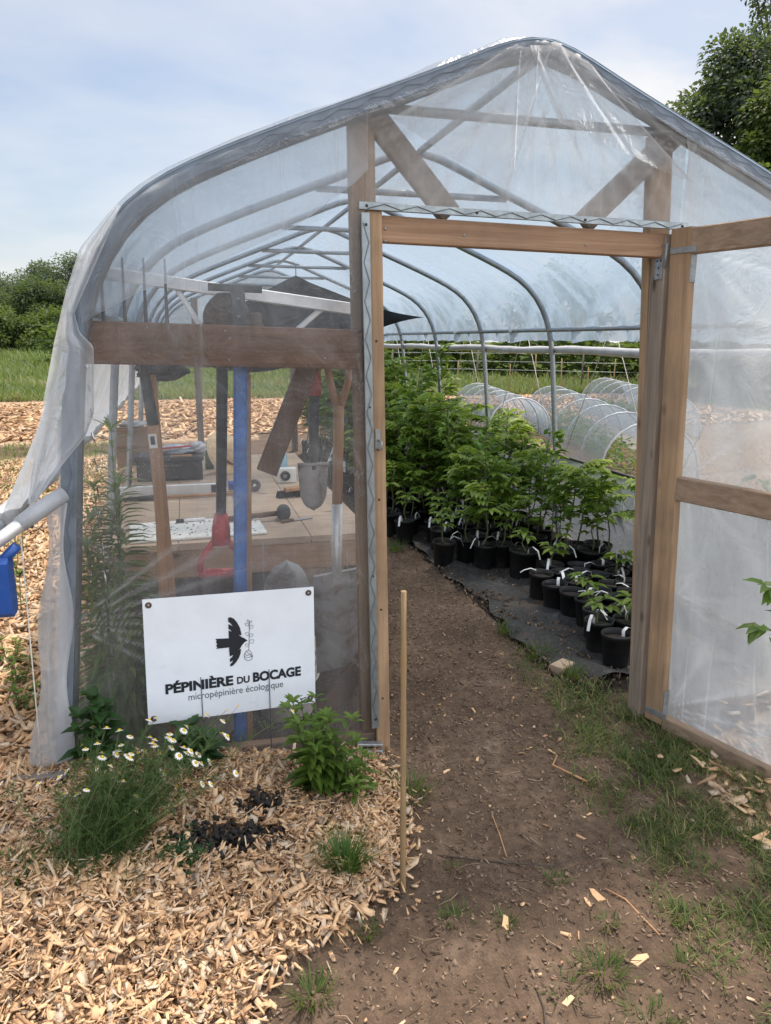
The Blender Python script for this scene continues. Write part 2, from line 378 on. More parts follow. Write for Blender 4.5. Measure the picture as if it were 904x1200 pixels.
def h(x,y):
    x=np.asarray(x,float); y=np.asarray(y,float)
    near=smooth(14,8,np.abs(x))*smooth(25,12,y)
    mound=.11*smooth(-.05,-1.15,x)*smooth(.25,-.1,y)*smooth(-1.15,-.6,y)*smooth(-2.6,-1.4,x)
    mound=mound+.045*smooth(.05,-.25,x)*smooth(.05,-.12,y)*smooth(-1.1,-.65,y)
    return mound+near*(.007*vnoise(x,y,15,8)+.014*vnoise(x,y,3.1,1)+.009*vnoise(x,y,9,2)+.004*vnoise(x,y,23,5))*smooth(1.6,1.0,x*(y>0)*(y<8.6))
CHIP=[(.0,-.03),(-.03,-.2),(-.03,-.44),(-.15,-.75),(-.34,-.89),(-.56,-.97),(-.62,-1.1),(-.8,-1.3),(-1.05,-1.1),(-1.3,-1.0),(-2.6,-1.2),(-4.4,8.2),(-1.25,8.2),(-1.22,-.02)]
CHIPR=[(1.25,-.3),(1.05,-.75),(1.15,-1.5),(3.4,-1.6),(3.4,.9),(2.36,1.3),(2.36,.1)]
def inpoly(x,y,P):
    x=np.asarray(x,float); y=np.asarray(y,float); r=np.zeros(x.shape,bool)
    for (x0,y0),(x1,y1) in zip(P,P[1:]+P[:1]):
        c=((y0>y)!=(y1>y)); xx=x0+(y-y0)/(y1-y0+1e-12)*(x1-x0); r^= c&(x<xx)
    return r
GRASSZ=[(1.22,.02),(1.06,.45),(1.05,.95),(.99,.7),(.86,-.1),(.72,-.5),(.66,-.95),(.62,-1.5),(1.3,-1.5),(1.32,-.5),(1.28,.0)]

# ------------------------------------------------------------------ ground sheet
def axis(lo,hi,step,far,g=1.22):
    a=list(np.arange(lo,hi+1e-9,step)); s=step
    while a[-1]<far: s*=g; a.append(a[-1]+s)
    s=step
    while a[0]>-far: s*=g; a.insert(0,a[0]-s)
    return np.array(a)
gx=axis(-3.2,2.6,.04,1500); gy=axis(-1.9,4.0,.04,1500)
GX,GY=np.meshgrid(gx,gy); GZ=h(GX,GY)
nx,ny=len(gx),len(gy)
me=bpy.data.meshes.new('ground')
idx=np.arange(nx*ny).reshape(ny,nx)
F=np.stack([idx[:-1,:-1],idx[:-1,1:],idx[1:,1:],idx[1:,:-1]],-1).reshape(-1,4)
me.from_pydata(np.stack([GX,GY,GZ],-1).reshape(-1,3).tolist(),[],F.tolist())
me.polygons.foreach_set('use_smooth',[True]*len(F))
wc=np.where(inpoly(GX,GY,CHIP)|inpoly(GX,GY,CHIPR),1.,0.)
und=(GX>-1.1)&(GX<.1)&(GY>0)&(GY<8.4); wc=np.where(und,.32,wc)
straw=((GY>10.2+.15*GX)&(GY<18.5)&(GX<30)); wc=np.where(straw,.7,wc)
wc=np.where((GY>3.5)&(GX>2.4)&(GX<14)&(GY<18),.42,wc)
wg=np.where(inpoly(GX,GY,GRASSZ),.22,0.); wg=np.where(GY>19.5,1.,wg)
wg=np.where((GX<-5.5)&(GY<10)&(GY>-50),.8,wg); wg=np.where((GX>14),1.,wg); wg=np.where((GX>3.2)&(GY<3.6)&(GY>-1),.5,wg)
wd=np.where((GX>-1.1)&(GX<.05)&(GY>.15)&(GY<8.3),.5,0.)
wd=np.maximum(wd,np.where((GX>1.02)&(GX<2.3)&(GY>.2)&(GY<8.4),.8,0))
for nm,w in (('w_chip',wc),('w_green',wg),('w_dark',wd)):
    at=me.attributes.new(nm,'FLOAT','POINT'); at.data.foreach_set('value',w.reshape(-1).astype(np.float32))
me.materials.append(M['ground'])
gr=bpy.data.objects.new('ground',me); col.objects.link(gr); gr['kind']='structure'

# ------------------------------------------------------------------ bulk pieces: chips and litter
def pieces(name,X,Y,Lr,Wr,Tr,mat,tint,tilt=.35,lift=.0,kind='stuff'):
    n=len(X); L=nr.uniform(*Lr,n)*nr.choice([.55,.8,1.0,1.25],n,p=[.3,.35,.25,.1]); W=nr.uniform(*Wr,n); T=nr.uniform(*Tr,n)
    b=np.array([(-.5,-.5,0),(.5,-.5,0),(.5,.5,0),(-.5,.5,0),(-.5,-.5,1),(.5,-.5,1),(.5,.5,1),(-.5,.5,1)],float)
    P=np.repeat(b[None],n,0)+nr.normal(0,.09,(n,8,3)); P[:,:,0]*=L[:,None]; P[:,:,1]*=W[:,None]; P[:,:,2]*=T[:,None]
    P[:,[1,5],1]*=nr.uniform(.5,1.05,(n,1)); P[:,[2,6],1]*=nr.uniform(.6,1.1,(n,1))
    a=nr.uniform(0,2*np.pi,n); tx=nr.normal(0,tilt,n); ty=nr.normal(0,tilt,n)
    x,y,z=P[:,:,0],P[:,:,1],P[:,:,2]
    z=z+x*np.tan(np.clip(tx,-.9,.9))[:,None]+y*np.tan(np.clip(ty,-.9,.9))[:,None]
    ca,sa=np.cos(a)[:,None],np.sin(a)[:,None]
    wx=x*ca-y*sa+X[:,None]; wy=x*sa+y*ca+Y[:,None]
    wz=z+(h(X,Y)+nr.uniform(0,1,n)*lift)[:,None]
    Vt=np.stack([wx,wy,wz],-1).reshape(-1,3)
    q=np.array([(0,3,2,1),(4,5,6,7),(0,1,5,4),(1,2,6,5),(2,3,7,6),(3,0,4,7)])
    Fc=(np.arange(n)[:,None,None]*8+q[None]).reshape(-1,4)
    me=bpy.data.meshes.new(name); me.vertices.add(len(Vt)); me.vertices.foreach_set('co',Vt.reshape(-1))
    me.loops.add(len(Fc)*4); me.loops.foreach_set('vertex_index',Fc.reshape(-1))
    me.polygons.add(len(Fc)); me.polygons.foreach_set('loop_start',np.arange(len(Fc))*4)
    at=me.attributes.new('tint','FLOAT','POINT'); at.data.foreach_set('value',np.repeat(tint,8).astype(np.float32))
    me.materials.append(mat); me.update(calc_edges=True); me.validate()
    o=bpy.data.objects.new(name,me); col.objects.link(o); o['kind']=kind; return o
def scatter(n,x0,x1,y0,y1,P,soft=.05):
    X=nr.uniform(x0,x1,n); Y=nr.uniform(y0,y1,n); j=nr.normal(0,soft,(2,n))
    k=inpoly(X+j[0],Y+j[1],P); return X[k],Y[k]
hole=lambda X,Y:((X+.62)**2/.17**2+(Y+.56)**2/.10**2<nr.uniform(.3,1.1,len(X)))|((X+.50)**2/.10**2+(Y+.40)**2/.06**2<nr.uniform(.3,1.1,len(X)))
X1,Y1=scatter(19000,-2.4,.05,-1.35,.0,CHIP,.035); k=~hole(X1,Y1); X1,Y1=X1[k],Y1[k]
o=pieces('wood_chips',X1,Y1,(.016,.064),(.007,.021),(.002,.006),M['chip'],nr.beta(1.7,1.3,len(X1)),.42,.03)
tag(o,'fresh tan wood chips spread as mulch in front of the greenhouse film','wood chips')
Xs,Ys=scatter(34000,-2.4,.10,-1.38,.0,CHIP,.05); k=~hole(Xs,Ys); Xs,Ys=Xs[k],Ys[k]
o=pieces('wood_shreds',Xs,Ys,(.008,.040),(.002,.008),(.001,.004),M['chip'],np.clip(nr.beta(1.5,1.3,len(Xs))-.05,0,1),.5,.042)
tag(o,'fine splinters and dust mixed among the wood chips','wood chips')
X2,Y2=scatter(26000,-3.4,-1.2,-.1,8.2,CHIP,.08)
o=pieces('wood_chips',X2,Y2,(.04,.09),(.013,.03),(.004,.011),M['chip'],nr.beta(1.6,1.5,len(X2)),.38,.03)
tag(o,'wood chips covering the strip along the left side of the greenhouse','wood chips')
X3,Y3=scatter(9000,1.05,4.5,-1.6,4.2,CHIPR,.12)
o=pieces('wood_chips',X3,Y3,(.03,.08),(.012,.028),(.004,.010),M['chip'],nr.beta(1.6,1.5,len(X3)),.35,.02)
tag(o,'wood chips on the ground behind the open door','wood chips')
# thin scatter of debris on the path
PATH=[(-.75,-1.45),(-.64,-1.1),(-.5,-.93),(-.12,-.72),(0,-.2),(.05,.1),(.02,8),(1.0,8),(1.02,1.2),(1.2,.1),(1.3,-1.6)]
X4,Y4=scatter(15000,-.8,1.35,-1.5,3.0,PATH,.06)
o=pieces('soil_crumbs',X4,Y4,(.003,.018),(.001,.004),(.001,.003),M['litter'],nr.beta(1.7,1.4,len(X4)),.3,.003)
tag(o,'crumbs of soil and dry stalk bits on the trodden path','litter')
Xc,Yc=scatter(11000,-.85,1.35,-1.5,2.2,PATH,.07); k=vnoise(Xc,Yc,6,3)>nr.uniform(-.9,.9,len(Xc)); Xc,Yc=Xc[k],Yc[k]
o=pieces('soil_clods',Xc,Yc,(.004,.016),(.004,.012),(.001,.005),M['clod'],nr.uniform(.1,.9,len(Xc)),.4,.002)
tag(o,'small brown clods loosened on the trodden path','soil')
X5,Y5=scatter(230,-.8,1.3,-1.5,1.2,PATH,.05)
o=pieces('soil_crumbs',X5,Y5,(.010,.032),(.004,.012),(.002,.005),M['chip'],nr.beta(1.0,2.0,len(X5)),.2,.003)
tag(o,'stray splinters of wood scattered thinly over the path','litter')
X7=nr.uniform(1.0,1.75,2600); Y7=nr.uniform(.25,3.6,2600); k=nr.uniform(0,1,2600)<np.clip(1.25-(X7-1.0)*1.6,.12,1)
o=pieces('soil_crumbs',X7[k],Y7[k],(.003,.022),(.002,.007),(.016,.024),M['litter'],nr.beta(1.3,1.6,int(k.sum())),.1,.006)
tag(o,'spilled soil crumbs on the weed cloth','litter')
# dry stalks lying about on the path
m=MB()
for k in range(620):
    x_=rnd.uniform(-.75,1.2); y_=rnd.uniform(-1.45,1.6)
    if not bool(inpoly([x_],[y_],PATH)[0]): continue
    a=rnd.uniform(0,6.28); L=rnd.uniform(.02,.10)*rnd.random()**.3; b_=rnd.uniform(-.8,.8); z_=float(h(x_,y_))+.003
    m.tube([(x_,y_,z_),(x_+math.cos(a)*L*.5,y_+math.sin(a)*L*.5,z_+rnd.uniform(0,.006)),(x_+math.cos(a)*L*.5+math.cos(a+b_)*L*.5,y_+math.sin(a)*L*.5+math.sin(a+b_)*L*.5,z_)],[.0014,.0013,.0007],4,False,rnd.random())
g=m.build('dry_stalks',M['litter'],None,None,'stuff'); tag(g,'dry grass stalks lying scattered over the path','litter')
# scattered straw field further back
Xa=nr.uniform(-6,12,9000); Ya=nr.uniform(10.3,18,9000)
o=pieces('straw_mulch',Xa,Ya,(.10,.28),(.03,.07),(.008,.02),M['chip'],nr.beta(1.1,2.0,9000),.3,.03)
tag(o,'strip of pale mulch across the field behind the greenhouse','mulch')

# ------------------------------------------------------------------ greenhouse
GH=thing('greenhouse','small polytunnel greenhouse of clear film on galvanised hoops with timber front','greenhouse',(AX,0,0))
HY=[1.4*k for k in range(7)]
LEN=HY[-1]
px,pz=profile(.035,72)
for k,y in enumerate(HY):
    m=MB(); m.tube([(a,y,b) for a,b in zip(px,pz)],.0205 if k else .024,10)
    hp=m.build('hoop',M['steel'],GH)
    zt=2.385; dx=.53
    m=MB(); m.tube([(AX-dx,y+.03,zt),(AX+dx,y+.03,zt)],.017,8); m.build('cross_tie',M['steel'],GH)
for (x,z) in ((AX,2.575),):
    m=MB(); m.tube([(x,0,z),(x,LEN,z)],.017,8); m.build('ridge_purlin',M['steel'],GH)
for sx in (-1,1):
    d=legd(1.71)-.045
    m=MB(); m.tube([(AX+sx*d,0,1.71),(AX+sx*d,LEN,1.71)],.016,8); m.build('side_purlin',M['steel'],GH)
# front hoop channel with zigzag spring wire
cx,cz=profile(.012,90)
sel=[i for i in range(90)]
m=MB(); rows=[]
ox,oz=profile(-.006,90); ix,iz=profile(.044,90)
rows=[[(ox[i],-.030,oz[i]) for i in sel],[(ox[i],-.042,oz[i]) for i in sel],[(ix[i],-.042,iz[i]) for i in sel],[(ix[i],-.030,iz[i]) for i in sel]]
m.grid(rows,smooth=False); ch=m.build('film_channel',M['track_blue'],GH)
zx,zz=profile(.014,120); zx2,zz2=profile(.028,120)
m=MB(); m.tube([(zx[i],-.046,zz[i]) if i%2 else (zx2[i],-.046,zz2[i]) for i in range(110)],.0009,4); m.build('spring_wire',M['track_blue'],ch)
# crumpled film folded back over the front hoop
fx,fz=profile(-.030,150); fx2,fz2=profile(.030,150)
rows=[];tn=[]
i0=[i for i in range(150) if fz[i]>1.0]
for r_ in range(7):
    u=r_/6
    row=[];tr=[]
    for i in i0:
        w=(.004*math.sin(i*1.3+r_*.8)+.006*math.sin(i*.47+r_*1.9))*(1+.8*math.sin(i*.11))
        yy=.10-.16*u; s=(-.020 if u<.7 else -.020+(u-.7)*.27)
        bx=fx[i]+(fx2[i]-fx[i])*(s+.03)/.06; bz=fz[i]+(fz2[i]-fz[i])*(s+.03)/.06
        row.append((bx,yy-.012*abs(w)*30*u*.1,bz+w*.5)); tr.append(.0+22*max(0,w))
    rows.append(row); tn.append(tr)
m=MB(); m.grid(rows,tn); m.build('film_hem',M['film_hem'],GH)

# timber
def lx(z): return -.003+.021*(2.05-z)      # right edge of the left jamb
def rx(z): return 1.107+.035*(2.02-z)      # left edge of the right jamb
def post(name,z0,z1,xa,xb,y0,y1,mat):
    """upright board; xa/xb are edge offsets from a leaning line function"""
    f,a,b=xa; m=MB()
    c0=(f(z0)+(a+b)/2,(y0+y1)/2,z0); c1=(f(z1)+(a+b)/2,(y0+y1)/2,z1)
    m.bar(c0,c1,b-a,y1-y0,(0,1,0),.004); return m.build(name,M[mat],GH)
post('door_jamb',-.05,2.05,(lx,-.055,0),None,-.035,.03,'wood_z')
post('door_jamb',-.05,2.015,(rx,0,.038),None,-.03,.06,'wood_grey_z')
def lstud(z): return -.013
m=MB(); m.bar((-.015,.055,.0),(-.058,.055,2.37),.09,.045,(0,1,0),.004); m.build('end_stud',M['wood_z'],GH)
m=MB(); m.bar((1.262,.085,.0),(1.122,.085,2.385),.095,.045,(0,1,0),.004); m.build('end_stud',M['wood_z'],GH)
m=MB(); m.bar((-.02,.0,1.995),(1.165,.0,1.978),.038,.088,(0,0,1),.004); m.build('lintel',M['wood_x'],GH)
m=MB(); m.bar((-.02,.045,1.98),(.0,.045,1.98),.03,.05,(0,0,1)); 
m=MB(); m.bar((-.04,.05,2.39),(.27,.05,2.06),.04,.082,(0,0,1),.004); m.build('corner_brace',M['wood_grey'],GH)
m=MB(); m.bar((1.16,.05,2.385),(.80,.05,2.055),.04,.082,(0,0,1),.004); m.build('corner_brace',M['wood_grey'],GH)
m=MB(); m.bar((-1.055,.022,1.613),(-.06,.022,1.589),.038,.138,(0,0,1),.004); tr_=m.build('tool_rail',M['wood_x_dark'],GH)
for x_,z_ in ((-.79,1.66),(-.79,1.575),(-.54,1.65),(-.525,1.625),(-.53,1.555),(-.2,1.56)): MB().lathe((x_,.0025,z_),[(.0045,0),(.0045,.002),(0,.002)],8,ax=(0,-1,0)).build('screw',M['bracket'],tr_)

m=MB(); m.bar((-1.2,.03,.06),(-.0,.03,.03),.045,.10,(0,0,1),.004); m.build('sill_board',M['wood_x'],GH)
m=MB(); m.bar((-.20,.10,.16),(-.03,.10,.36),.04,.085,(0,0,1),.004); m.build('corner_brace',M['handle_dark'],GH)
# metal channels on the door frame
def channel(p0,p1,w,up,n):
    m=MB(); m.bar(p0,p1,w,.010,up,.002); c=m.build('film_channel',M['track'],GH)
    p0=V(p0);p1=V(p1);a=(p1-p0); s=a.normalized().cross(V((0,1,0))).normalized()*(w*.32)
    m=MB(); m.tube([p0+a*((i+.5)/n)+(s if i%2 else -s)+V((0,-.0075,0)) for i in range(n)],.0018,4); m.build('spring_wire',M['track_dark'],c)
    for q in (.02,.33,.66,.98): MB().lathe(p0+a*q+V((0,-.0052,0)),[(.005,0),(.005,.002),(0,.002)],8,ax=(0,-1,0)).build('screw',M['screw'],c)
channel((lx(.13)-.062,-.041,.13),(lx(2.04)-.06,-.041,2.04),.030,(0,1,0),30)
channel((-.085,-.041,2.062),(1.19,-.041,2.047),.026,(0,1,0),22)
for x_,z_ in ((.012,1.995),(.012,1.955),(1.10,1.98),(1.10,1.945),(.30,1.985),(.78,1.97)):
    MB().lathe((x_,-.0195,z_),[(.0045,0),(.0045,.0015),(0,.0015)],8,ax=(0,-1,0)).build('screw',M['bracket'],GH)
for z_ in (.25,.62,1.05,1.62):
    MB().lathe((lx(z_)-.028,-.0355,z_),[(.0042,0),(.0042,.0015),(0,.0015)],8,ax=(0,-1,0)).build('screw',M['screw'],GH)
# small brackets and hasp
def plate(c,w,hh,name,ax=(0,-1,0),parent=GH,holes=((0,.3),(0,-.3))):
    c=V(c); m=MB(); a=V(ax); s=a.cross(V((0,0,1))).normalized()
    m.bar(c-V((0,0,hh/2)),c+V((0,0,hh/2)),w,.003,ax,.001); p=m.build(name,M['bracket'],parent)
    if parent is not GH: return p
    for u,v_ in holes: MB().lathe(c+a*.0017+s*(u*w)+V((0,0,v_*hh)),[(.0042,0),(.0042,.0015),(0,.0015)],8,ax=ax).build('screw',M['screw'],p)
    return p
plate((rx(1.90)-.0018,.0,1.90),.045,.085,'bracket',(-1,0,0),GH,((.25,.3),(-.25,.3),(0,0),(0,-.3)))
plate((lx(1.93)+.0018,.0,1.93),.03,.05,'bracket',(1,0,0))
m=MB(); m.bar((lx(1.27)-.03,-.037,1.24),(lx(1.27)-.03,-.037,1.31),.02,.004,(0,1,0)); m.tube([(lx(1.27)-.03,-.04,1.27),(lx(1.27)-.02,-.06,1.265),(lx(1.27)-.025,-.062,1.24),(lx(1.27)-.03,-.042,1.235)],.004,6); m.build('hasp',M['bracket'],GH)
m=MB(); m.bar((-.10,-.05,.075),(-.0,-.05,.06),.03,.012,(0,0,1)); m.bar((-.09,-.052,.04),(.0,-.052,.03),.03,.02,(0,0,1)); m.build('foot_bracket',M['bracket'],GH)
# slanting aluminium bar with struts behind the front film
m=MB(); m.bar((-.96,.30,1.853),(-.01,.30,1.738),.03,.045,(0,0,1)); m.build('truss_bar',M['alu'],GH)
m=MB(); m.bar((-.70,.32,1.82),(-.57,.32,1.60),.02,.022,(0,1,0)); m.build('truss_strut',M['alu'],GH)
m=MB(); m.bar((-.14,.32,1.75),(-.32,.32,1.60),.02,.022,(0,1,0)); m.build('truss_strut',M['alu'],GH)
# rear studs
for x_ in (-.50,.86):
    m=MB(); m.bar((x_,LEN,.0),(x_,LEN,roofz(x_)-.03),.09,.05,(0,1,0)); m.build('rear_stud',M['wood_grey_z'],GH)
m=MB(); m.bar((-1.0,LEN-.02,1.25),(2.1,LEN-.02,1.25),.04,.02,(0,0,1)); m.build('rear_rail',M['wood_grey'],GH)

# ---- films
def crease(x,z,cx0,cz0,k,reach,ph=0,lo=-9,hi=9):
    dx=x-cx0; dz=z-cz0; r=math.hypot(dx,dz); th=math.atan2(dz,dx)
    if not lo<=th<=hi: return 0
    return math.exp(-r/reach)*abs(math.sin(th*k+ph+.6*math.sin(3*th)))**14*min(1,r/.05)
def sheet(name,mat,nu,nv,fn,parent=GH):
    rows=[];tn=[]
    for j in range(nv):
        r=[];q=[]
        for i in range(nu):
            p,t_=fn(i/(nu-1),j/(nv-1)); r.append(p); q.append(t_)
        rows.append(r); tn.append(q)
    m=MB(); m.grid(rows,tn); return m.build(name,M[mat],parent)
def legx(z): return AX-legd(z)
def front_left(u,v):
    z1=None; zz_=.04+v*1.0
    xl=AX-legd(min(.04+v*1.72,1.72))
    x=xl+(lx(.04+v*2.0)-.06-xl)*u
    zt=roofz(x)-.02 if x>-.98 else 1.72+(x-xl)*1.5
    z=.04+v*(zt-.04)
    c=1.3*crease(x,z,-1.1,.665,17,.32,0,-.7,.75)+.25*crease(x,z,-.09,1.46,5,.35,1,2.2,3.9)+sum(.7*crease(x,z,lx(q)-.075,q,4,.11,q*3,1.7,4.6) for q in (.35,.72,1.12,1.44,1.78))+sum(.6*crease(x,z,legx(q)+.02,q,4,.12,q*5,-1.4,1.4) for q in (.3,1.0,1.35))
    return (x,-.030-.010*c+.003*math.sin(x*9+z*4),z),min(1,c)
sheet('end_film','film_front',140,190,front_left)
def gable(u,v):
    x=-.06+u*1.22; z0=2.05; z=z0+v*(roofz(x)-.02-z0)
    c=1.0*crease(x,z,.50,2.60,14,.42,0)+.8*crease(x,z,.66,2.58,11,.5,1.3)+.5*crease(x,z,1.13,2.38,9,.35,.4)+.3*crease(x,z,-.03,2.36,9,.3,.7)
    return (x,-.030-.022*c-.012*math.sin(u*math.pi)*v+.004*math.sin(7*x+5*z),z),min(1,c)
sheet('end_film','film_gable',100,60,gable)
def front_right(u,v):
    xr=AX+legd(min(.04+v*1.72,1.72)); x0=rx(.04+v*2)+.05
    x=x0+(xr-x0)*u
    zt=roofz(x)-.02 if x<AX+1.535 else 1.72-(x-xr)*1.5
    z=.04+v*(zt-.04)
    c=.9*crease(x,z,1.15,2.38,8,.4,.2)+.35*abs(math.sin(9*x+3*z))**8
    return (x,-.030-.018*c+.004*math.sin(5*x+8*z),z),min(1,c)
sheet('end_film','film_gable',60,90,front_right)
# second creased layer hanging from the ridge in front of the gable
def flap_ridge(u,v):
    # two pleats falling from the ridge toward the right stud and the left brace
    a=(.50+u*.20, 2.60-.02*abs(u-.5)); b=(.62+u*.56, 2.36-.30*u*.55)
    x=a[0]+(b[0]-a[0])*v; z=a[1]+(b[1]-a[1])*v**.9
    w=math.sin(u*7)*.5+math.sin(u*12+1)*.3
    return (x,-.055-.018*w*v-.01,min(z,roofz(x)-.03)),.05+.6*max(0,math.sin(u*13+v))**10+(.6 if u>.97 or u<.03 else 0)
sheet('loose_pleat','film_gable',44,30,flap_ridge)
def flap_ridge2(u,v):
    a=(.44+u*.14,2.585); b=(.02+u*.42,2.33-.20*u)
    x=a[0]+(b[0]-a[0])*v; z=a[1]+(b[1]-a[1])*v
    w=math.sin(u*6+2)*.5+math.sin(u*11)*.3
    return (x,-.052-.014*w*v-.008,min(z,roofz(x)-.03)),.03+.5*max(0,math.sin(u*11+v+1))**12+(.5 if u>.97 or u<.03 else 0)
sheet('loose_pleat','film_gable',40,28,flap_ridge2)
# roof sheet
qx,qz=profile(0,110)
keep=[i for i in range(110) if (qz[i]>1.57)]
def roof(u,v):
    i=u*(len(keep)-1); a=int(i); f=i-a; b=min(a+1,len(keep)-1); a=keep[a]; b=keep[b]
    x=qx[a]*(1-f)+qx[b]*f; z=qz[a]*(1-f)+qz[b]*f; y=-.05+v*(LEN+.06)
    fr=(y%1.4)/1.4; sag=math.sin(math.pi*fr)
    side=abs(x-AX)/1.6
    w=(math.sin(y*6+x*2.2)+.7*math.sin(y*13-x*3+1)+.6*math.sin(y*23+z*6))*.5
    low=max(0,(2.25-z)/.6)
    cre=max(0,math.sin(fr*math.pi*8+2.5*math.sin(z*5)))**7*min(1,low*1.8)+max(0,w)**3*.35+max(0,math.sin(fr*9+z*13+1.5*math.sin(y*2.3)))**9*.6*min(1,low*2)
    dn=-.022*sag-.016*w*(.3+low)*sag-.022*cre
    nx_=(x-AX)/1.6
    return (x+dn*nx_*1.2,y,z+dn*(1-.6*side)),min(1,.8*cre)
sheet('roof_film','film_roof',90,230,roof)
# rear gable film
def rear(u,v):
    x=AX-1.55+3.1*u; z=1.25+v*(max(roofz(x),1.26)-1.25)
    return (x,LEN+.03+.01*math.sin(9*x),z),.2
sheet('rear_film','film_roof',40,16,rear)
# rolled side curtain, right: tube just under the purlin
d=legd(1.58)
def tubey(x,z,y0,y1,r,name,mat,seed):
    n=60; pts=[];rr=[]
    for i in range(n):
        y=y0+(y1-y0)*i/(n-1); pts.append((x+.004*math.sin(y*5+seed),y,z+.006*math.sin(y*3.1+seed))); rr.append(r*(1+.07*math.sin(y*31+seed)+.05*math.sin(y*53)))
    m=MB(); m.tube(pts,rr,12); return m.build(name,M[mat],GH)
tubey(AX+d+.01,1.555,-.1,LEN+.1,.030,'curtain_roll','film_roll',0)
# left curtain propped outward
def left_curt(u,v):
    y=-.06+u*(LEN+.06); z=1.80-v*.78; x=AX-1.545-.30*v**1.3
    w=math.sin(y*9+v*2)+.6*math.sin(y*21+1)
    return (x-.012*w*v,y,z),.25+.3*max(0,w)**2*.5
sheet('side_curtain','film_loose',120,16,left_curt)
m=MB(); m.tube([(-1.30,-.16,1.02),(-1.31,LEN,1.02)],.024,10); m.build('roll_bar',M['steel'],GH)
tubey(-1.305,1.02,.0,LEN,.036,'curtain_roll','film_roll',2)
# crank at the front end of the roll bar
m=MB(); m.tube([(-1.08,-.09,1.13),(-1.15,-.14,1.09),(-1.24,-.2,1.03),(-1.31,-.24,.985)],.021,12); m.build('crank_tube',M['alu'],GH)
m=MB(); m.tube([(-1.075,-.088,1.133),(-1.11,-.11,1.115),(-1.15,-.14,1.09),(-1.20,-.175,1.058)],[.025,.027,.028,.025],12); m.build('film_sleeve',M['film_loose'],GH)
m=MB(); m.box((-1.272,-.21,.875),(.085,.075,.19),.016); m.tube([(-1.262,-.215,.945),(-1.205,-.205,1.0)],.016,10); m.build('crank_box',M['bluebox'],GH)
# loose corner film: flap over the left leg and the bunch round its foot
def overlay(u,v):
    x=-.985+u*.93
    zt=min(roofz(max(x,-.985)),2.6)-.02
    zb=float(np.interp(x,[-1.0,-.95,-.80,-.665,-.3,-.1,-.04],[1.655,1.69,1.77,1.815,1.985,2.13,2.19]))
    z=zt+(min(zb,zt-.01)-zt)*v; w=math.sin(x*9-z*11)+.6*math.sin(x*21+z*17)
    c=.8*max(0,math.sin(x*11-z*19+.8*math.sin(5*x)))**16
    return (x,-.050-.008*w,z),min(1,.05+.3*c+(.75 if v>.985 else 0))
sheet('loose_corner_film','film_over',90,60,overlay)
def flap(u,v):
    z=2.02-.92*v
    xl=float(np.interp(z,[1.1,1.19,1.40,1.614,1.767,1.893,2.0,2.03],[-1.19,-1.172,-1.122,-1.066,-1.018,-.968,-.875,-.84]))
    xr=float(np.interp(z,[1.1,1.107,1.22,1.313,1.39,1.60,1.64,1.70,2.03],[-1.18,-1.165,-1.08,-1.0,-.967,-.952,-.99,-1.0,-.835]))
    x=xl+(xr-xl)*u
    w=math.sin(u*6+z*3)+.5*math.sin(u*13+2-z*4)
    e=.65 if (u>.97 or v>.985) else 0
    return (x,-.075-.014*w,z),min(1,.05+.30*max(0,math.sin(u*9+z*5))**6+e)
sheet('loose_corner_film','film_loose',50,70,flap)
def bunch(u,v):
    z=.10+v*1.0; xl=AX-legd(z); wid=.030+.035*(1-v)+.012*math.sin(v*13)
    x=xl-.015+(u-.5)*2*wid; w=math.sin(u*9+v*5)+.5*math.sin(u*5-v*11)
    return (x,-.062-.04*math.sin(u*math.pi)-.008*w,z),.15+.35*max(0,math.sin(u*11+v*6+2*math.sin(v*5)))**5
sheet('loose_foot_film','film_loose',36,70,bunch)
m=MB(); m.tube([(-1.215,-.10,1.0),(-1.225,-.12,.1)],.0022,5); m.build('rope',M['rope'],GH)
# right-hand base sheet with a rail and anti-billow ropes
def base(u,v):
    y=.12+u*(LEN-.12); z=.03+v*.70; x=AX+legd(z)-.05+.008*math.sin(y*8+z*3)
    return (x,y,z),.3+.2*math.sin(y*6+1)
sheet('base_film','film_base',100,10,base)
m=MB(); dd=AX+legd(.74)-.05; m.bar((dd,.1,.735),(dd,LEN,.735),.022,.018,(0,0,1)); m.build('base_rail',M['dark_metal'],GH)
m=MB(); dd=AX+legd(.03)-.10; m.bar((dd,.1,.05),(dd,LEN,.05),.10,.03,(0,0,1)); m.build('base_board',M['wood_y'],GH)
for k in range(6):
    y=1.4*k+.7
    m=MB(); m.tube([(2.23,y-.60,.74),(2.215,y-.05,1.68),(2.215,y+.05,1.68),(2.23,y+.60,.74)],.0028,5); m.build('rope',M['rope'],GH)

# ---- open door (a part of the greenhouse)
HX,HYY=1.132,-.045
dd_=V((.316,-.949,0)).normalized(); nn_=V((-dd_.y,dd_.x,0))*-1   # nn_: face toward the camera
nn_=V((dd_.y,-dd_.x,0)) if V((dd_.y,-dd_.x,0)).dot(V((-.6,-.8,0)))>0 else -V((dd_.y,-dd_.x,0))
def dp(s,z,o=0): 
    b=V((HX+.038*(2.0-z),HYY,0))+dd_*s+nn_*o; return V((b.x,b.y,z))
DW=1.16
m=MB(); m.bar(dp(.045,.02),dp(.045,2.035),.089,.038,nn_,.004)
door=m.build('door',M['wood_z'],GH)
def drail(z0,z1,hgt,nm,s0=.002,mat='wood_y'):
    m=MB(); m.bar(dp(s0,z0,.0),dp(DW,z1,.0),.0375,hgt,(0,0,1),.004); return m.build(nm,M[mat],door)
drail(1.985,1.99,.093,'top_rail',.0902)
drail(1.055,1.05,.095,'middle_rail',.0902)
drail(.012,.0,.095,'bottom_rail',.0902)
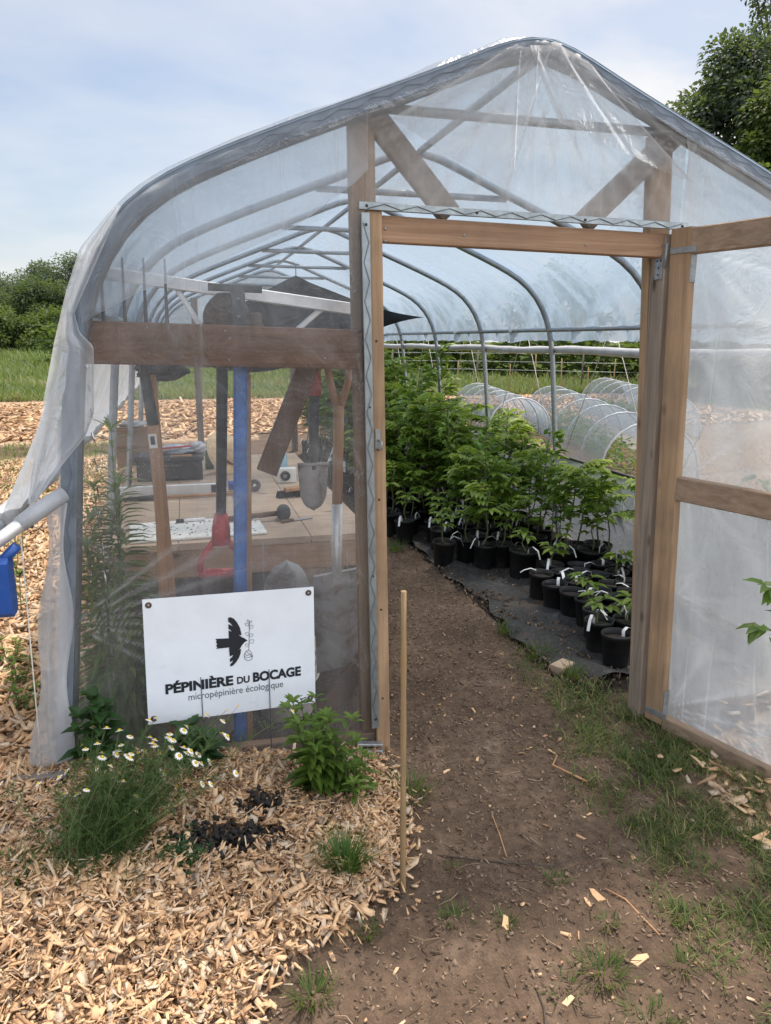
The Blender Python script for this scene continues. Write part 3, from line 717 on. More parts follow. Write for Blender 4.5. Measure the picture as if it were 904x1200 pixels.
m=MB(); m.bar(dp(DW-.045,.06),dp(DW-.045,1.93),.089,.0375,nn_,.004); m.build('outer_stile',M['wood_z'],door)
def dfilm(u,v):
    s=.03+u*(DW-.06); z=.02+v*1.99; c=.6*crease(s,z,.1,1.1,6,.4)+.7*crease(s,z,.1,.1,7,.4)+.6*crease(s,z,.1,1.95,7,.5,1)+.6*crease(s,z,.1,1.6,4,.15,2)+.6*crease(s,z,.1,.6,4,.15,.5)+.3*abs(math.sin(s*6-z*2.3))**10
    p=dp(s,z,-.024-.006*math.sin(s*5+z*7)*math.sin(v*math.pi)); return tuple(p),min(1,c)
sheet('door_film','film_door',110,150,dfilm,door)
def strap(s,z,w,hh,nm):
    p=dp(s,z,.021); m=MB(); m.bar(p-dd_*w/2,p+dd_*w/2,hh,.003,nn_,.001); b=m.build(nm,M['bracket'],door)
    return b
strap(.06,1.955,.11,.022,'hinge'); strap(.06,.065,.10,.025,'hinge')
plate(dp(.0915,1.89,.0),.034,.10,'bracket',tuple(dd_),door,((0,.35),(0,.1),(0,-.35)))
plate(dp(.0915,.12,.0),.034,.11,'bracket',tuple(dd_),door,((0,.3),(0,-.1)))
m=MB(); m.tube([(HX-.02,-.035,1.985),(HX-.02,-.035,1.90)],.006,8); m.build('hinge_pin',M['bracket'],door)

# ------------------------------------------------------------------ sign
cam0=V((-.679,-2.622,1.62))
SC={'TL':V((-.863,-.050,.741)),'TR':V((-.262,-.046,.737)),'BR':V((-.263,-.048,.276)),'BL':V((-.872,-.054,.268))}
def sg(u,v,o=.0):
    a=SC['TL'].lerp(SC['TR'],u); b=SC['BL'].lerp(SC['BR'],u); p=a.lerp(b,v); return V((p.x,p.y-o,p.z))
sign=thing('sign','white rectangular nursery sign with black swallow emblem fixed to the front film','sign',tuple(sg(.5,1)))
m=MB(); m.poly([sg(0,0),sg(0,1),sg(1,1),sg(1,0)],.004,(0,-1,0)); m.build('board',M['white_board'],sign)
def zp(x,y):   # sketch coordinates of the lettering artwork on the board
    u=(x-35)/818; yt=103-75*(x-22)/835; yb=693-93*(x-48)/802; return u,(y-yt)/(yb-yt)
def S(x,y,o=.0050): return sg(*zp(x,y),o)
m=MB()
m.poly([S(*p) for p in [(430,278),(365,281),(371,290),(367,297),(373,306),(367,314),(373,321),(366,329),(430,322)]])
m.poly([S(*p,.0052) for p in [(429,260),(452,262),(478,262),(492,272),(505,278),(519,288),(505,297),(494,308),(480,330),(452,335),(429,338)]])
m.poly([S(*p,.0054) for p in [(429,180),(441,177),(456,184),(470,200),(484,226),(492,262),(429,262),(429,240),(444,247),(436,236),(429,233),(429,210),(450,220),(440,207),(429,198)]])
m.poly([S(*p,.0054) for p in [(429,336),(486,330),(484,350),(476,370),(462,392),(447,408),(433,415),(431,405),(440,396),(447,384),(431,394),(431,378),(442,368),(448,358),(431,366)]])
m.build('swallow_emblem',M['ink'],sign)
m=MB()
def line(pts,w=.0011,o=.0051):
    pts=[V(p) for p in pts]
    for a,b in zip(pts,pts[1:]):
        if (b-a).length<1e-5: continue
        m.bar(a,b,w,.0006,(0,1,0),.0001)
line([S(524,335),S(527,290),S(529,240),S(531,196)],.0016)
for (lx0,ly0,dx_,dy_) in ((529,215,-20,-8),(530,228,20,-12),(529,262,-20,-10),(528,268,20,-10),(527,300,24,-14),(526,318,-18,-12),(531,200,14,-4),(531,198,-12,-8)):
    pts=[]
    for k in range(11):
        t_=k/10; s_=math.sin(math.pi*t_)
        pts.append(S(lx0+dx_*t_-dy_*.32*s_,ly0+dy_*t_+dx_*.32*s_))
    for k in range(10,-1,-1):
        t_=k/10; s_=math.sin(math.pi*t_)
        pts.append(S(lx0+dx_*t_+dy_*.32*s_,ly0+dy_*t_-dx_*.32*s_))
    line(pts,.0010)
line([S(521+21*math.cos(a)*(.85 if math.sin(a)<0 else 1),361+25*math.sin(a)) for a in [2*math.pi*k/22 for k in range(23)]],.0014)
line([S(502,352),S(515,362),S(538,352)]); line([S(502,366),S(520,372),S(541,362)]); line([S(510,340),S(530,356),S(540,372)])
m.build('sprig_emblem',M['ink'],sign)
def text(body,u0,u1,vb,hcap,bold,mat,nm,dv=0.0):
    cu=bpy.data.curves.new('lettering','FONT'); cu.body=body; cu.size=1; cu.offset=bold; cu.resolution_u=4
    o=bpy.data.objects.new('lettering',cu); col.objects.link(o)
    dg=bpy.context.evaluated_depsgraph_get(); me=bpy.data.meshes.new_from_object(o.evaluated_get(dg))
    bpy.data.objects.remove(o); bpy.data.curves.remove(cu)
    co=np.array([v_.co[:] for v_ in me.vertices]); x0,x1=co[:,0].min(),co[:,0].max()
    m=MB(); m.add([sg(u0+(c[0]-x0)/(x1-x0)*(u1-u0), vb+dv*(c[0]-x0)/(x1-x0)-c[1]/.73*hcap, .0052) for c in co],[tuple(p.vertices) for p in me.polygons])
    bpy.data.meshes.remove(me); return m.build(nm,M[mat],sign)
text('PÉPINIÈRE',.105,.500,.763,.078,.045,'ink','lettering',-.010)
text('DU',.522,.598,.751,.058,.034,'ink','lettering',-.003)
text('BOCAGE',.618,.912,.749,.078,.045,'ink','lettering',-.008)
text('micropépinière écologique',.235,.80,.841,.060,.0,'ink_grey','lettering',-.016)
for u,v_ in ((.033,.045),(.967,.045),(.033,.955),(.967,.955)):
    m=MB(); m.lathe(sg(u,v_,.0042),[(.0045,0),(.0045,.002),(.007,.003),(.0105,.002),(.0115,0)],16,ax=(0,-1,0)); g=m.build('grommet',M['rust'],sign)
    m=MB(); m.lathe(sg(u,v_,.0042),[(.0044,0),(.0044,.0035),(0,.004)],10,ax=(0,-1,0)); m.build('rivet',M['bracket'],g)
for u in (.31,.715):
    m=MB(); a=sg(u,.66,.006); m.tube([a,V((a.x,a.y-.004,.03))],.0016,5); m.build('wire_stake',M['wire'],sign)

# ------------------------------------------------------------------ work bench and things on it
B=thing('workbench','long wooden potting bench behind the front film','workbench',(-.45,1.9,0))
m=MB()
for k in range(4):
    xa=-1.035+k*.2925; m.bar((xa+.145,.63,.735),(xa+.145,3.2,.735),.2905,.03,(0,0,1),.003)
m.build('bench_top',M['plywood'],B)
m=MB(); m.bar((-1.035,.655,.655),(.13,.655,.655),.038,.128,(0,0,1),.004); m.build('apron',M['wood_x'],B)
m=MB(); m.bar((.105,.68,.655),(.105,3.2,.655),.038,.128,(0,0,1),.004); m.build('apron',M['wood_y'],B)
for x_,y_ in ((-.99,.70),(.06,.70),(-.99,3.12),(.06,3.12)):
    m=MB(); m.bar((x_,y_,.0),(x_,y_,.72),.085,.085,(0,1,0),.004); m.build('leg',M['handle_dark'],B)
TZ=.7505
def itm(nm,lab,cat,loc,mb,mat,grp=None):
    o=mb.build(nm,M[mat],None,loc); return tag(o,lab,cat,grp)
m=MB(); m.box((-1.04,2.95,TZ+.06),(.26,.22,.12),.004); m.poly([(-1.17,2.838,TZ+.121),(-.91,2.838,TZ+.121),(-.91,2.78,TZ+.15),(-1.17,2.78,TZ+.15)],.002,(0,0,1)); itm('cardboard_box','brown cardboard box at the bottom of the pair on the bench','box',(-1.04,2.95,TZ),m,'card','cardboard boxes on the bench')
m=MB(); m.box((-1.05,2.96,TZ+.195),(.24,.2,.12),.004); m.poly([(-1.17,2.86,TZ+.256),(-.93,2.86,TZ+.256),(-.93,2.81,TZ+.27),(-1.17,2.81,TZ+.27)],.002,(0,0,1)); itm('cardboard_box','brown cardboard box stacked on top of another, crumpled bag on it','box',(-1.05,2.96,TZ+.153),m,'card','cardboard boxes on the bench')
def crumple(c,sx,sy,sz,n=10,seed=1,amp=.3):
    r=random.Random(seed); m=MB(); rows=[]
    for i in range(n+1):
        th=math.pi*i/n; row=[]
        for k in range(2*n+1):
            ph=2*math.pi*(k%(2*n))/(2*n); q=1+amp*math.sin(3*ph+i*1.7+seed)*math.sin(th)+amp*.6*math.sin(7*ph+i*2.9)*math.sin(th)
            row.append((c[0]+sx*q*math.sin(th)*math.cos(ph),c[1]+sy*q*math.sin(th)*math.sin(ph),c[2]+sz*(.5+.5*math.cos(th)*q)))
        rows.append(row)
    m.grid(rows); return m
itm('plastic_bag','crumpled pale plastic bag lying on the upper cardboard box','bag',(-1.05,2.95,TZ+.256),crumple((-1.06,2.95,TZ+.257),.09,.06,.05),'film_roll')
T=thing('toolbox','black plastic toolbox on the bench with bags piled on its lid','toolbox',(-.80,2.28,TZ))
m=MB(); m.box((-.80,2.28,TZ+.06),(.40,.2,.12),.012); m.build('body',M['toolbox'],T)
m=MB(); m.box((-.80,2.28,TZ+.14),(.42,.215,.035),.012); m.build('lid',M['toolbox'],T)
m=MB(); m.tube([(-.87,2.17,TZ+.10),(-.87,2.15,TZ+.10),(-.73,2.15,TZ+.10),(-.73,2.17,TZ+.10)],.008,8); m.build('handle',M['dark_metal'],T)
itm('seed_bag','crumpled pale blue bag on the toolbox lid','bag',(-.76,2.3,TZ+.158),crumple((-.76,2.3,TZ+.158),.13,.07,.055,12,4),'bag')
itm('seed_bag','crumpled whitish bag at the right end of the toolbox lid','bag',(-.62,2.3,TZ+.158),crumple((-.63,2.31,TZ+.158),.055,.06,.07,12,7),'film_roll')
m=MB(); m.tube([(-.85,2.22,TZ+.2),(-.66,2.22,TZ+.215)],.006,8); itm('marker_pen','thin red pen lying across the bags on the toolbox','pen',(-.75,2.22,TZ+.2),m,'red')
m=MB(); m.tube([(-.79,2.16,TZ+.162),(-.66,2.16,TZ+.162)],.006,8); itm('wooden_stick','short wooden stick lying on the front edge of the toolbox lid','stick',(-.7,2.16,TZ+.16),m,'handle')
Lv=thing('spirit_level','long grey spirit level standing on edge across the bench','spirit level',(-.80,1.72,TZ))
m=MB(); m.box((-.80,1.72,TZ+.03),(.62,.022,.06),.003); m.build('body',M['alu'],Lv)
m=MB(); m.box((-.54,1.7075,TZ+.03),(.05,.002,.045),.0005); m.build('vial_window',M['dark_metal'],Lv)
Sw=thing('pruning_saw','pruning tool with black grip and wooden shaft lying before the spirit level','saw',(-.8,1.6,TZ))
m=MB(); m.tube([(-1.05,1.58,TZ+.014),(-.86,1.6,TZ+.016)],[.010,.016],8); m.build('grip',M['rubber'],Sw)
m=MB(); m.tube([(-.858,1.6,TZ+.014),(-.42,1.64,TZ+.012)],.009,8); m.build('shaft',M['handle'],Sw)
Ha=thing('straw_hat','straw sun hat resting against things on the bench','hat',(-.36,2.45,TZ))
ax=V((.62,-.62,.45)).normalized(); hc=V((-.42,2.45,TZ+.125))
m=MB(); m.lathe(hc,[(.17,-.02),(.15,0),(.10,.005),(.092,.01),(.088,.06),(.065,.095),(.03,.11),(0,.112)],26,ax=ax); m.build('straw',M['straw_hat'],Ha)
m=MB(); m.lathe(hc,[(.0935,.012),(.091,.035)],26,ax=ax); m.build('hat_band',M['handle_dark'],Ha)
Bo=thing('spray_bottle','pale blue plastic bottle standing at the back of the bench','bottle',(-.075,2.35,TZ))
m=MB(); m.lathe((-.075,2.35,TZ),[(0,0),(.034,0),(.036,.01),(.036,.12),(.024,.15),(.016,.165)],18); m.build('body',M['bottle'],Bo)
m=MB(); m.lathe((-.075,2.35,TZ+.165),[(.019,0),(.019,.03),(0,.032)],14); m.build('cap',M['green'],Bo)
for q,(x_,lab) in enumerate(((-.545,'dark green glass bottle left of the straw hat'),)):
    m=MB(); m.lathe((x_,2.6,TZ),[(0,0),(.03,0),(.032,.10),(.012,.15),(.012,.2),(0,.2)],16); itm('bottle',lab,'bottle',(x_,2.6,TZ),m,'green')
Tp=thing('label_roll','white box with a round grey roll of labels in it on the bench','label roll',(-.1,1.95,TZ))
m=MB(); m.box((-.09,1.98,TZ+.045),(.11,.06,.09),.004); m.build('box',M['paper'],Tp)
m=MB(); m.lathe((-.105,1.949,TZ+.045),[(.014,0),(.014,.018),(.03,.018),(.03,0)],20,ax=(0,-1,0)); m.build('roll',M['rubber'],Tp)
Bl=thing('tape_gun','small blue hand tool with a round black wheel on the bench','tape tool',(-.37,1.75,TZ))
m=MB(); m.box((-.40,1.76,TZ+.035),(.13,.05,.05),.012); m.build('body',M['bluebox'],Bl)
m=MB(); m.lathe((-.315,1.74,TZ+.036),[(.012,0),(.012,.03),(.034,.03),(.036,.02),(.034,0),(.012,0)],20,ax=(0,-1,0)); m.build('wheel',M['rubber'],Bl)
Br=thing('scrub_brush','wooden scrubbing brush with black bristles lying on the bench','brush',(-.15,1.55,TZ))
m=MB(); m.bar((-.165,1.50,TZ+.045),(-.04,1.53,TZ+.05),.045,.022,(0,0,1),.005); m.build('block',M['handle'],Br)
m=MB()
for i in range(110):
    u=rnd.random(); p=V((-.205+u*.15,1.505+u*.03+rnd.uniform(-.025,.025),TZ+.036)); m.tube([p,p+V((rnd.uniform(-.012,.012),rnd.uniform(-.012,.012),-.034))],.003,4,False)
m.build('bristles',M['rubber'],Br)
Mk=thing('seed_tray_board','white speckled board lying at the front of the bench','board',(-.65,.85,TZ))
m=MB(); m.bar((-.96,.84,TZ+.007),(-.36,.87,TZ+.007),.34,.012,(0,0,1),.003); m.build('board',M['paper'],Mk)
m=MB()
for i in range(150):
    x_=rnd.uniform(-.94,-.38); y_=rnd.uniform(.70,1.0); s_=rnd.uniform(.002,.006); m.lathe((x_,y_,TZ+.0133),[(s_,0),(s_*.6,s_*.5),(0,s_*.6)],6)
m.build('seeds',M['rubber'],Mk)
Pn=thing('marker_pen','white marker pen with dark cap lying on the speckled board','pen',(-.66,.98,TZ+.014))
m=MB(); m.tube([(-.72,.975,TZ+.022),(-.62,.99,TZ+.022)],.008,10); m.build('barrel',M['label'],Pn)
m=MB(); m.tube([(-.755,.97,TZ+.022),(-.721,.975,TZ+.022)],.0095,10); m.build('cap',M['rubber'],Pn)
Ml=thing('rubber_mallet','mallet with black rubber head lying near the front edge of the bench','mallet',(-.35,.95,TZ))
m=MB(); m.tube([(-.52,.93,TZ+.028),(-.27,.97,TZ+.035)],.013,10); m.build('handle',M['handle_dark'],Ml)
m=MB(); m.lathe((-.245,.935,TZ+.036),[(0,0),(.033,.0),(.035,.01),(.035,.075),(.033,.085),(0,.085)],18,ax=(.12,.98,0)); m.build('head',M['rubber'],Ml)
Kn=thing('hand_knife','flat steel blade with pale handle on the bench front edge','knife',(-.17,.95,TZ))
m=MB(); m.bar((-.20,.93,TZ+.004),(-.10,.97,TZ+.004),.025,.004,(0,0,1),.001); m.build('blade',M['blade'],Kn)
m=MB(); m.bar((-.26,.90,TZ+.008),(-.201,.93,TZ+.008),.02,.012,(0,0,1),.003); m.build('handle',M['handle_dark'],Kn)

# ------------------------------------------------------------------ tools hanging behind the rail
F_=thing('garden_fork','garden fork hung upside down with four dark tines above the rail and wooden shaft','garden fork',(-.80,.10,.0))
m=MB()
for x_ in (-.93,-.862,-.795,-.727):
    m=MB(); m.tube([(-.815+(x_+.815)*.4,.095,1.58),(x_,.085,1.63),(x_,.08,1.70),(x_+.003,.095,1.885)],[.008,.0075,.0065,.003],7); m.build('tine',M['dark_metal'],F_)
m=MB(); m.tube([(-.87,.095,1.585),(-.76,.095,1.585)],.009,8); m.tube([(-.815,.1,1.59),(-.812,.1,1.50),(-.795,.1,1.33)],[.011,.018,.021],10); m.build('socket',M['dark_metal'],F_)
m=MB(); m.tube([(-.795,.1,1.329),(-.79,.1,1.0),(-.80,.1,.5),(-.80,.1,.01)],[.0205,.019,.019,.02],10); m.build('shaft',M['handle'],F_)
m=MB(); m.bar((-.80,.078,1.30),(-.797,.078,1.25),.028,.002,(0,1,0),.0005); lb=m.build('sticker',M['label'],F_)
m=MB(); m.bar((-.80,.0765,1.292),(-.798,.0765,1.262),.015,.001,(0,1,0),.0002); m.build('barcode',M['rubber'],lb)
P_=thing('wooden_pole','bare wooden pole standing against the right side of the garden fork shaft','pole',(-.765,.12,0))
m=MB(); m.bar((-.795,.14,1.50),(-.752,.13,.01),.036,.03,(0,1,0),.006); m.build('shaft',M['handle'],P_)
K_=thing('garden_rake','rake with blue painted handle standing head up behind the rail','rake',(-.50,.12,0))
m=MB(); m.bar((-.585,.12,1.80),(-.40,.12,1.795),.018,.026,(0,0,1)); 
hd=m.build('rake_head',M['dark_metal'],K_)
for k in range(9):
    x_=-.578+k*.0215; m=MB(); m.tube([(x_,.125,1.795),(x_,.19,1.80)],[.004,.002],6); m.build('tooth',M['dark_metal'],hd)
m=MB(); m.bar((-.486,.112,1.79),(-.482,.112,1.60),.05,.018,(0,1,0),.004); m.build('socket',M['dark_metal'],K_)
for z_ in (1.76,1.70): MB().lathe((-.485,.103,z_),[(.007,0),(.006,.004),(0,.005)],10,ax=(0,-1,0)).build('bolt',M['bracket'],K_)
m=MB(); m.bar((-.483,.115,1.599),(-.545,.105,.01),.048,.03,(0,1,0),.01); m.build('shaft',M['blue'],K_)
W_=thing('hoe','hoe with plain wooden handle standing just right of the blue rake handle','hoe',(-.48,.16,0))
m=MB(); m.bar((-.462,.15,1.50),(-.507,.14,.01),.03,.03,(0,1,0),.01); m.build('shaft',M['handle'],W_)
m=MB(); m.bar((-.46,.16,1.5),(-.455,.17,1.66),.02,.01,(0,1,0)); m.poly([(-.52,.18,1.66),(-.39,.18,1.66),(-.40,.18,1.72),(-.51,.18,1.72)],.004); m.build('hoe_blade',M['rust'],W_)
D_=thing('spade','spade hung upside down, black shaft ending in a red D shaped grip','spade',(-.56,.2,.7))
m=MB(); m.tube([(-.54,.17,1.66),(-.548,.16,1.5),(-.575,.16,.97)],[.02,.021,.019],12); m.build('shaft',M['dark_metal'],D_)
g=MB(); g.tube([(-.575,.16,.985),(-.577,.16,.93),(-.579,.16,.865)],[.024,.034,.036],12)
g.tube([(-.598,.16,.885),(-.632,.16,.845),(-.658,.16,.805),(-.662,.16,.765)],[.014,.013,.013,.013],9)
g.tube([(-.560,.16,.885),(-.527,.16,.845),(-.502,.16,.805),(-.498,.16,.765)],[.014,.013,.013,.013],9)
g.tube([(-.668,.16,.755),(-.492,.16,.748)],.017,10); g.build('d_grip',M['red'],D_)
rows=[]
for j in range(9):
    v_=j/8; z_=1.60+.185*v_; hw=.085*(1-max(0,v_-.55)**2*3.2)
    rows.append([(-.52+hw*(2*i/8-1),.20-.03*math.sin(math.pi*i/8),z_) for i in range(9)])
m=MB(); m.grid(rows); m.build('spade_blade',M['rust'],D_)
H_=thing('hand_spade','narrow trenching spade hanging blade down with red sleeve on its shaft','spade',(-.22,.15,1.0))
m=MB(); m.tube([(-.214,.15,1.60),(-.214,.15,1.42)],.026,12); m.build('sleeve',M['redsleeve'],H_)
m=MB(); m.tube([(-.214,.15,1.419),(-.218,.15,1.35),(-.221,.15,1.17),(-.222,.15,1.14)],[.020,.022,.016,.014],12); m.build('shaft',M['dark_metal'],H_)
rows=[]
for j in range(13):
    v_=j/12; z_=1.165-.185*v_; hw=.060*(1-.22*v_)*math.sqrt(max(.0,1-max(0,(v_-.6)/.4)**2))
    rows.append([(-.224+hw*(2*i/8-1),.15-.012*math.sin(math.pi*i/8),z_) for i in range(9)])
m=MB(); m.grid(rows); m.bar((-.284,.134,1.163),(-.164,.134,1.163),.014,.012,(0,0,1)); m.build('blade',M['blade'],H_)
S_=thing('square_shovel','flat square shovel standing blade down with Y shaped wooden handle','shovel',(-.13,.2,.28))
m=MB(); m.tube([(-.165,.16,1.55),(-.15,.16,1.46),(-.122,.16,1.36)],[.013,.014,.016],10); m.tube([(-.068,.16,1.55),(-.085,.16,1.46),(-.118,.16,1.36)],[.013,.014,.016],10)
m.tube([(-.12,.16,1.38),(-.122,.16,1.25),(-.13,.16,.98)],[.021,.021,.020],12); m.tube([(-.17,.16,1.56),(-.063,.16,1.56)],.015,10); m.build('shaft',M['handle'],S_)
m=MB(); m.tube([(-.13,.16,1.0),(-.133,.16,.80),(-.134,.155,.70)],[.022,.021,.017],12); m.build('socket',M['alu'],S_)
rows=[]
for j in range(11):
    v_=j/10; z_=.715-.425*v_
    rows.append([(-.130+(.098-.012*v_)*(2*i/10-1),.17-.02*math.sin(math.pi*i/10)+.02*v_,z_+.012*(2*i/10-1)+.012*math.sin(math.pi*i/10)*v_) for i in range(11)])
m=MB(); m.grid(rows); m.bar((-.226,.168,.704),(-.034,.168,.727),.02,.006,(0,0,1)); m.build('blade',M['blade'],S_)
O_=thing('round_shovel','worn round bladed shovel standing blade up behind the sign','shovel',(-.32,.34,0))
m=MB(); m.tube([(-.30,.36,.50),(-.30,.42,.01)],.019,10); m.build('shaft',M['handle_dark'],O_)
rows=[]
for j in range(11):
    v_=j/10; z_=.47+.255*v_; hw=.10*math.sqrt(max(.0,1-max(0,(v_-.35)/.65)**2))
    rows.append([(-.31+hw*(2*i/10-1),.36-.05*math.sin(math.pi*i/10),z_) for i in range(11)])
m=MB(); m.grid(rows); m.build('blade',M['blade'],O_)
m=MB(); m.bar((-.225,.09,1.58),(-.405,.10,1.145),.075,.035,(0,1,0),.004); itm('wooden_batten','dark wooden batten hanging slantwise from the rail beside the red sleeved spade','batten',(-.3,.1,1.14),m,'handle_dark')
# buckets
def bucket(loc,n,lab):
    b=thing('bucket',lab,'bucket',loc)
    m=MB(); m.lathe(loc,[(0,.0),(.115,.0),(.118,.01),(.145,.31),(.152,.31),(.152,.32),(.14,.32),(.113,.012),(0,.012)],28); m.build('body',M['bucket'],b)
    for q in range(n): MB().lathe(V(loc)+V((0,0,.265-.05*q)),[(.142-.004*q,0),(.156-.004*q,.004),(.156-.004*q,.014),(.142-.004*q,.018)],28).build('rim',M['bucket'],b)
    m=MB(); m.tube([(loc[0]+.152*math.cos(a),loc[1]-.152*abs(math.sin(a))-.002,loc[2]+.27-.12*math.sin(a)) for a in [math.pi*k/14 for k in range(15)]],.003,6); m.build('bail',M['rope'],b)
bucket((-.66,.36,0),1,'single dirty white bucket standing left behind the sign')
bucket((-.315,.43,0),3,'white bucket with ribbed rim showing past the right edge of the sign')

# black shade cloth hung from the ridge
def cloth(u,v):
    top=V((.42,4.9,2.24)); 
    L_=V((-.95,4.6,1.62)); R_=V((1.95,5.55,1.88))
    ed=L_.lerp(R_,u); s_=math.sin(math.pi*u)
    ed.z-= .42*s_*(1-u)*1.6; ed.y+=-.1*s_
    wt=(1-abs(2*u-.94)) 
    pk=top+V(((u-.45)*.25,0,-abs(u-.45)*.12))
    p=pk.lerp(ed,v**.8); w=.03*math.sin(u*22+v*3)*v
    return (p.x,p.y+w,p.z-.10*math.sin(math.pi*v)*(1 if 0.1<u<.95 else .5)),.5
rows=[[cloth(i/40,j/16)[0] for i in range(41)] for j in range(17)]
m=MB(); m.grid(rows); Cl=m.build('shade_cloth',M['black_cloth'],None,(.42,4.9,2.2)); tag(Cl,'black shade cloth hung up from the ridge like a tent','shade cloth')
m=MB(); m.tube([(.42,4.9,2.235),(.42,4.9,2.33),(.44,4.91,2.345),(.45,4.9,2.33)],.005,6); hk=m.build('hook',M['wire'],Cl); 
# black hanging bundle seen under the rail at left
m=crumple((-.82,2.4,1.36),.16,.10,.14,12,3,.12); Bd=m.build('cloth_bundle',M['black_cloth'],None,(-.82,2.4,1.36)); tag(Bd,'dark cloth bundle hanging behind the rail at its left end','cloth')

# ------------------------------------------------------------------ plants
def rdir(up=.3): 
    a=rnd.uniform(0,2*math.pi); return V((math.cos(a),math.sin(a),up)).normalized()
def pinnate(m,st,p,d,L,n,ll,lw,tint,droop=.5):
    """compound leaf: rachis with paired leaflets"""
    p=V(p); d=V(d).normalized(); pts=[]
    for k in range(n+1):
        u=k/n; pts.append(p+d*(L*u)-V((0,0,droop*L*u*u*.5)))
    st.tube(pts,[.0022*(1-.6*k/n)+.0006 for k in range(n+1)],4,False)
    for k in range(1,n+1):
        q=pts[k]; t_=(pts[k]-pts[k-1]).normalized(); s=t_.cross(V((0,0,1)))
        if s.length<.05: s=V((1,0,0))
        s.normalize(); f=.65+.5*math.sin(math.pi*k/(n+.6))
        tt=min(1,max(0,tint+rnd.uniform(-.18,.18)))
        if k<n:
            for sg_ in (-1,1): m.leaf(q,s*sg_+t_*.45+V((0,0,-.18)),V((0,0,1))+s*sg_*.15,ll*f,lw*f,tt,.3)
        else: m.leaf(q,t_+V((0,0,-.15)),V((0,0,1)),ll*f,lw*f,tt,.3)
def seedling_mesh(kind,H,seed):
    global rnd
    old=rnd; rnd=random.Random(seed); lf=MB(); st=MB()
    lean=V((rnd.uniform(-.12,.12),rnd.uniform(-.12,.12),1)).normalized()
    pts=[V((0,0,.15))+lean*(H*k/6)+V((.012*math.sin(k+seed),.012*math.cos(k*1.3+seed),0)) for k in range(7)]
    st.tube(pts,[.007-.0042*k/6 for k in range(7)],6)
    def at(u):
        i=min(5,int(u*6)); return pts[i].lerp(pts[i+1],u*6-i)
    if kind=='pinnate':
        n=int(9+H*9)
        for k in range(n):
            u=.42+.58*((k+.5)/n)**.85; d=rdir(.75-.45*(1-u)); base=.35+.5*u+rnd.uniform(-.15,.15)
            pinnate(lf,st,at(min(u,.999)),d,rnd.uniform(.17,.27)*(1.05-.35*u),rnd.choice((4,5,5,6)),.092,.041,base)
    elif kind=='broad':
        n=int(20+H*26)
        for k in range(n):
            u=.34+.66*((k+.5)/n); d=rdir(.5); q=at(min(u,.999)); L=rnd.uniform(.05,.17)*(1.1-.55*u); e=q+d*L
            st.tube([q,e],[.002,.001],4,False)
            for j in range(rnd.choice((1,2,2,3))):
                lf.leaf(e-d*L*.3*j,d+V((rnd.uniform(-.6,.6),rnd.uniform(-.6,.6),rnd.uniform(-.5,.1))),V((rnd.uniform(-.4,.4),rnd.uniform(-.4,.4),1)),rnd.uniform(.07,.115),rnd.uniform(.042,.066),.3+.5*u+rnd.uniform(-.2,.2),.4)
    else:
        n=rnd.choice((5,6,7))
        for k in range(n):
            u=.55+.45*(k+.5)/n; a=k*2.4; d=V((math.cos(a),math.sin(a),.35)).normalized(); q=at(min(u,.999)); L=.035; e=q+d*L
            st.tube([q,e],[.002,.0012],4,False)
            for dj in (-.75,0,.75):
                ca,sa=math.cos(dj),math.sin(dj); d2=V((d.x*ca-d.y*sa,d.x*sa+d.y*ca,rnd.uniform(-.15,.2)))
                lf.leaf(e,d2,V((0,0,1)),rnd.uniform(.065,.095),rnd.uniform(.032,.044),.5+rnd.uniform(-.2,.35),.35)
    rnd=old; return st,lf
def potmesh(r,hh):
    m=MB(); m.lathe((0,0,0),[(0,.002),(r*.80,.002),(r*.82,.008),(r*.97,hh-.022),(r*1.03,hh-.022),(r*1.05,hh-.004),(r*1.03,hh),(r*.97,hh),(r*.94,hh-.03),(r*.93,hh-.032)],26)
    return m
def pot_thing(r,hh,kind,H,seed,leafm):
    o=thing('potted_seedling','potted seedling','potted plant',(0,0,0))
    potmesh(r,hh).build('pot',M['pot'],o)
    m=MB(); rows=[]
    m.lathe((0,0,0),[(r*.93,hh-.034),(r*.6,hh-.026),(r*.25,hh-.03),(0,hh-.026)],20); m.build('soil',M['soil_pot'],o)
    st,lf=seedling_mesh(kind,H,seed); dz=hh-.03-.15
    st.v=[(a,b,c+dz) for a,b,c in st.v]; lf.v=[(a,b,c+dz) for a,b,c in lf.v]
    st.build('stem',M['stem'],o); lf.build('foliage',M[leafm],o)
    a=seed*2.1; q=V((math.cos(a)*r*.55,math.sin(a)*r*.55,hh-.03)); out=V((math.cos(a+.4),math.sin(a+.4),0))
    m=MB(); s=V((-out.y,out.x,0))*.008; pts=[q,q+V((0,0,.05)),q+out*.03+V((0,0,.075)),q+out*(.06+.02*math.sin(seed))+V((0,0,.055)),q+out*(.085+.02*math.sin(seed))+V((0,0,.0))]
    m.grid([[p-s for p in pts],[p+s for p in pts]]); m.build('plant_label',M['label'],o)
    return o
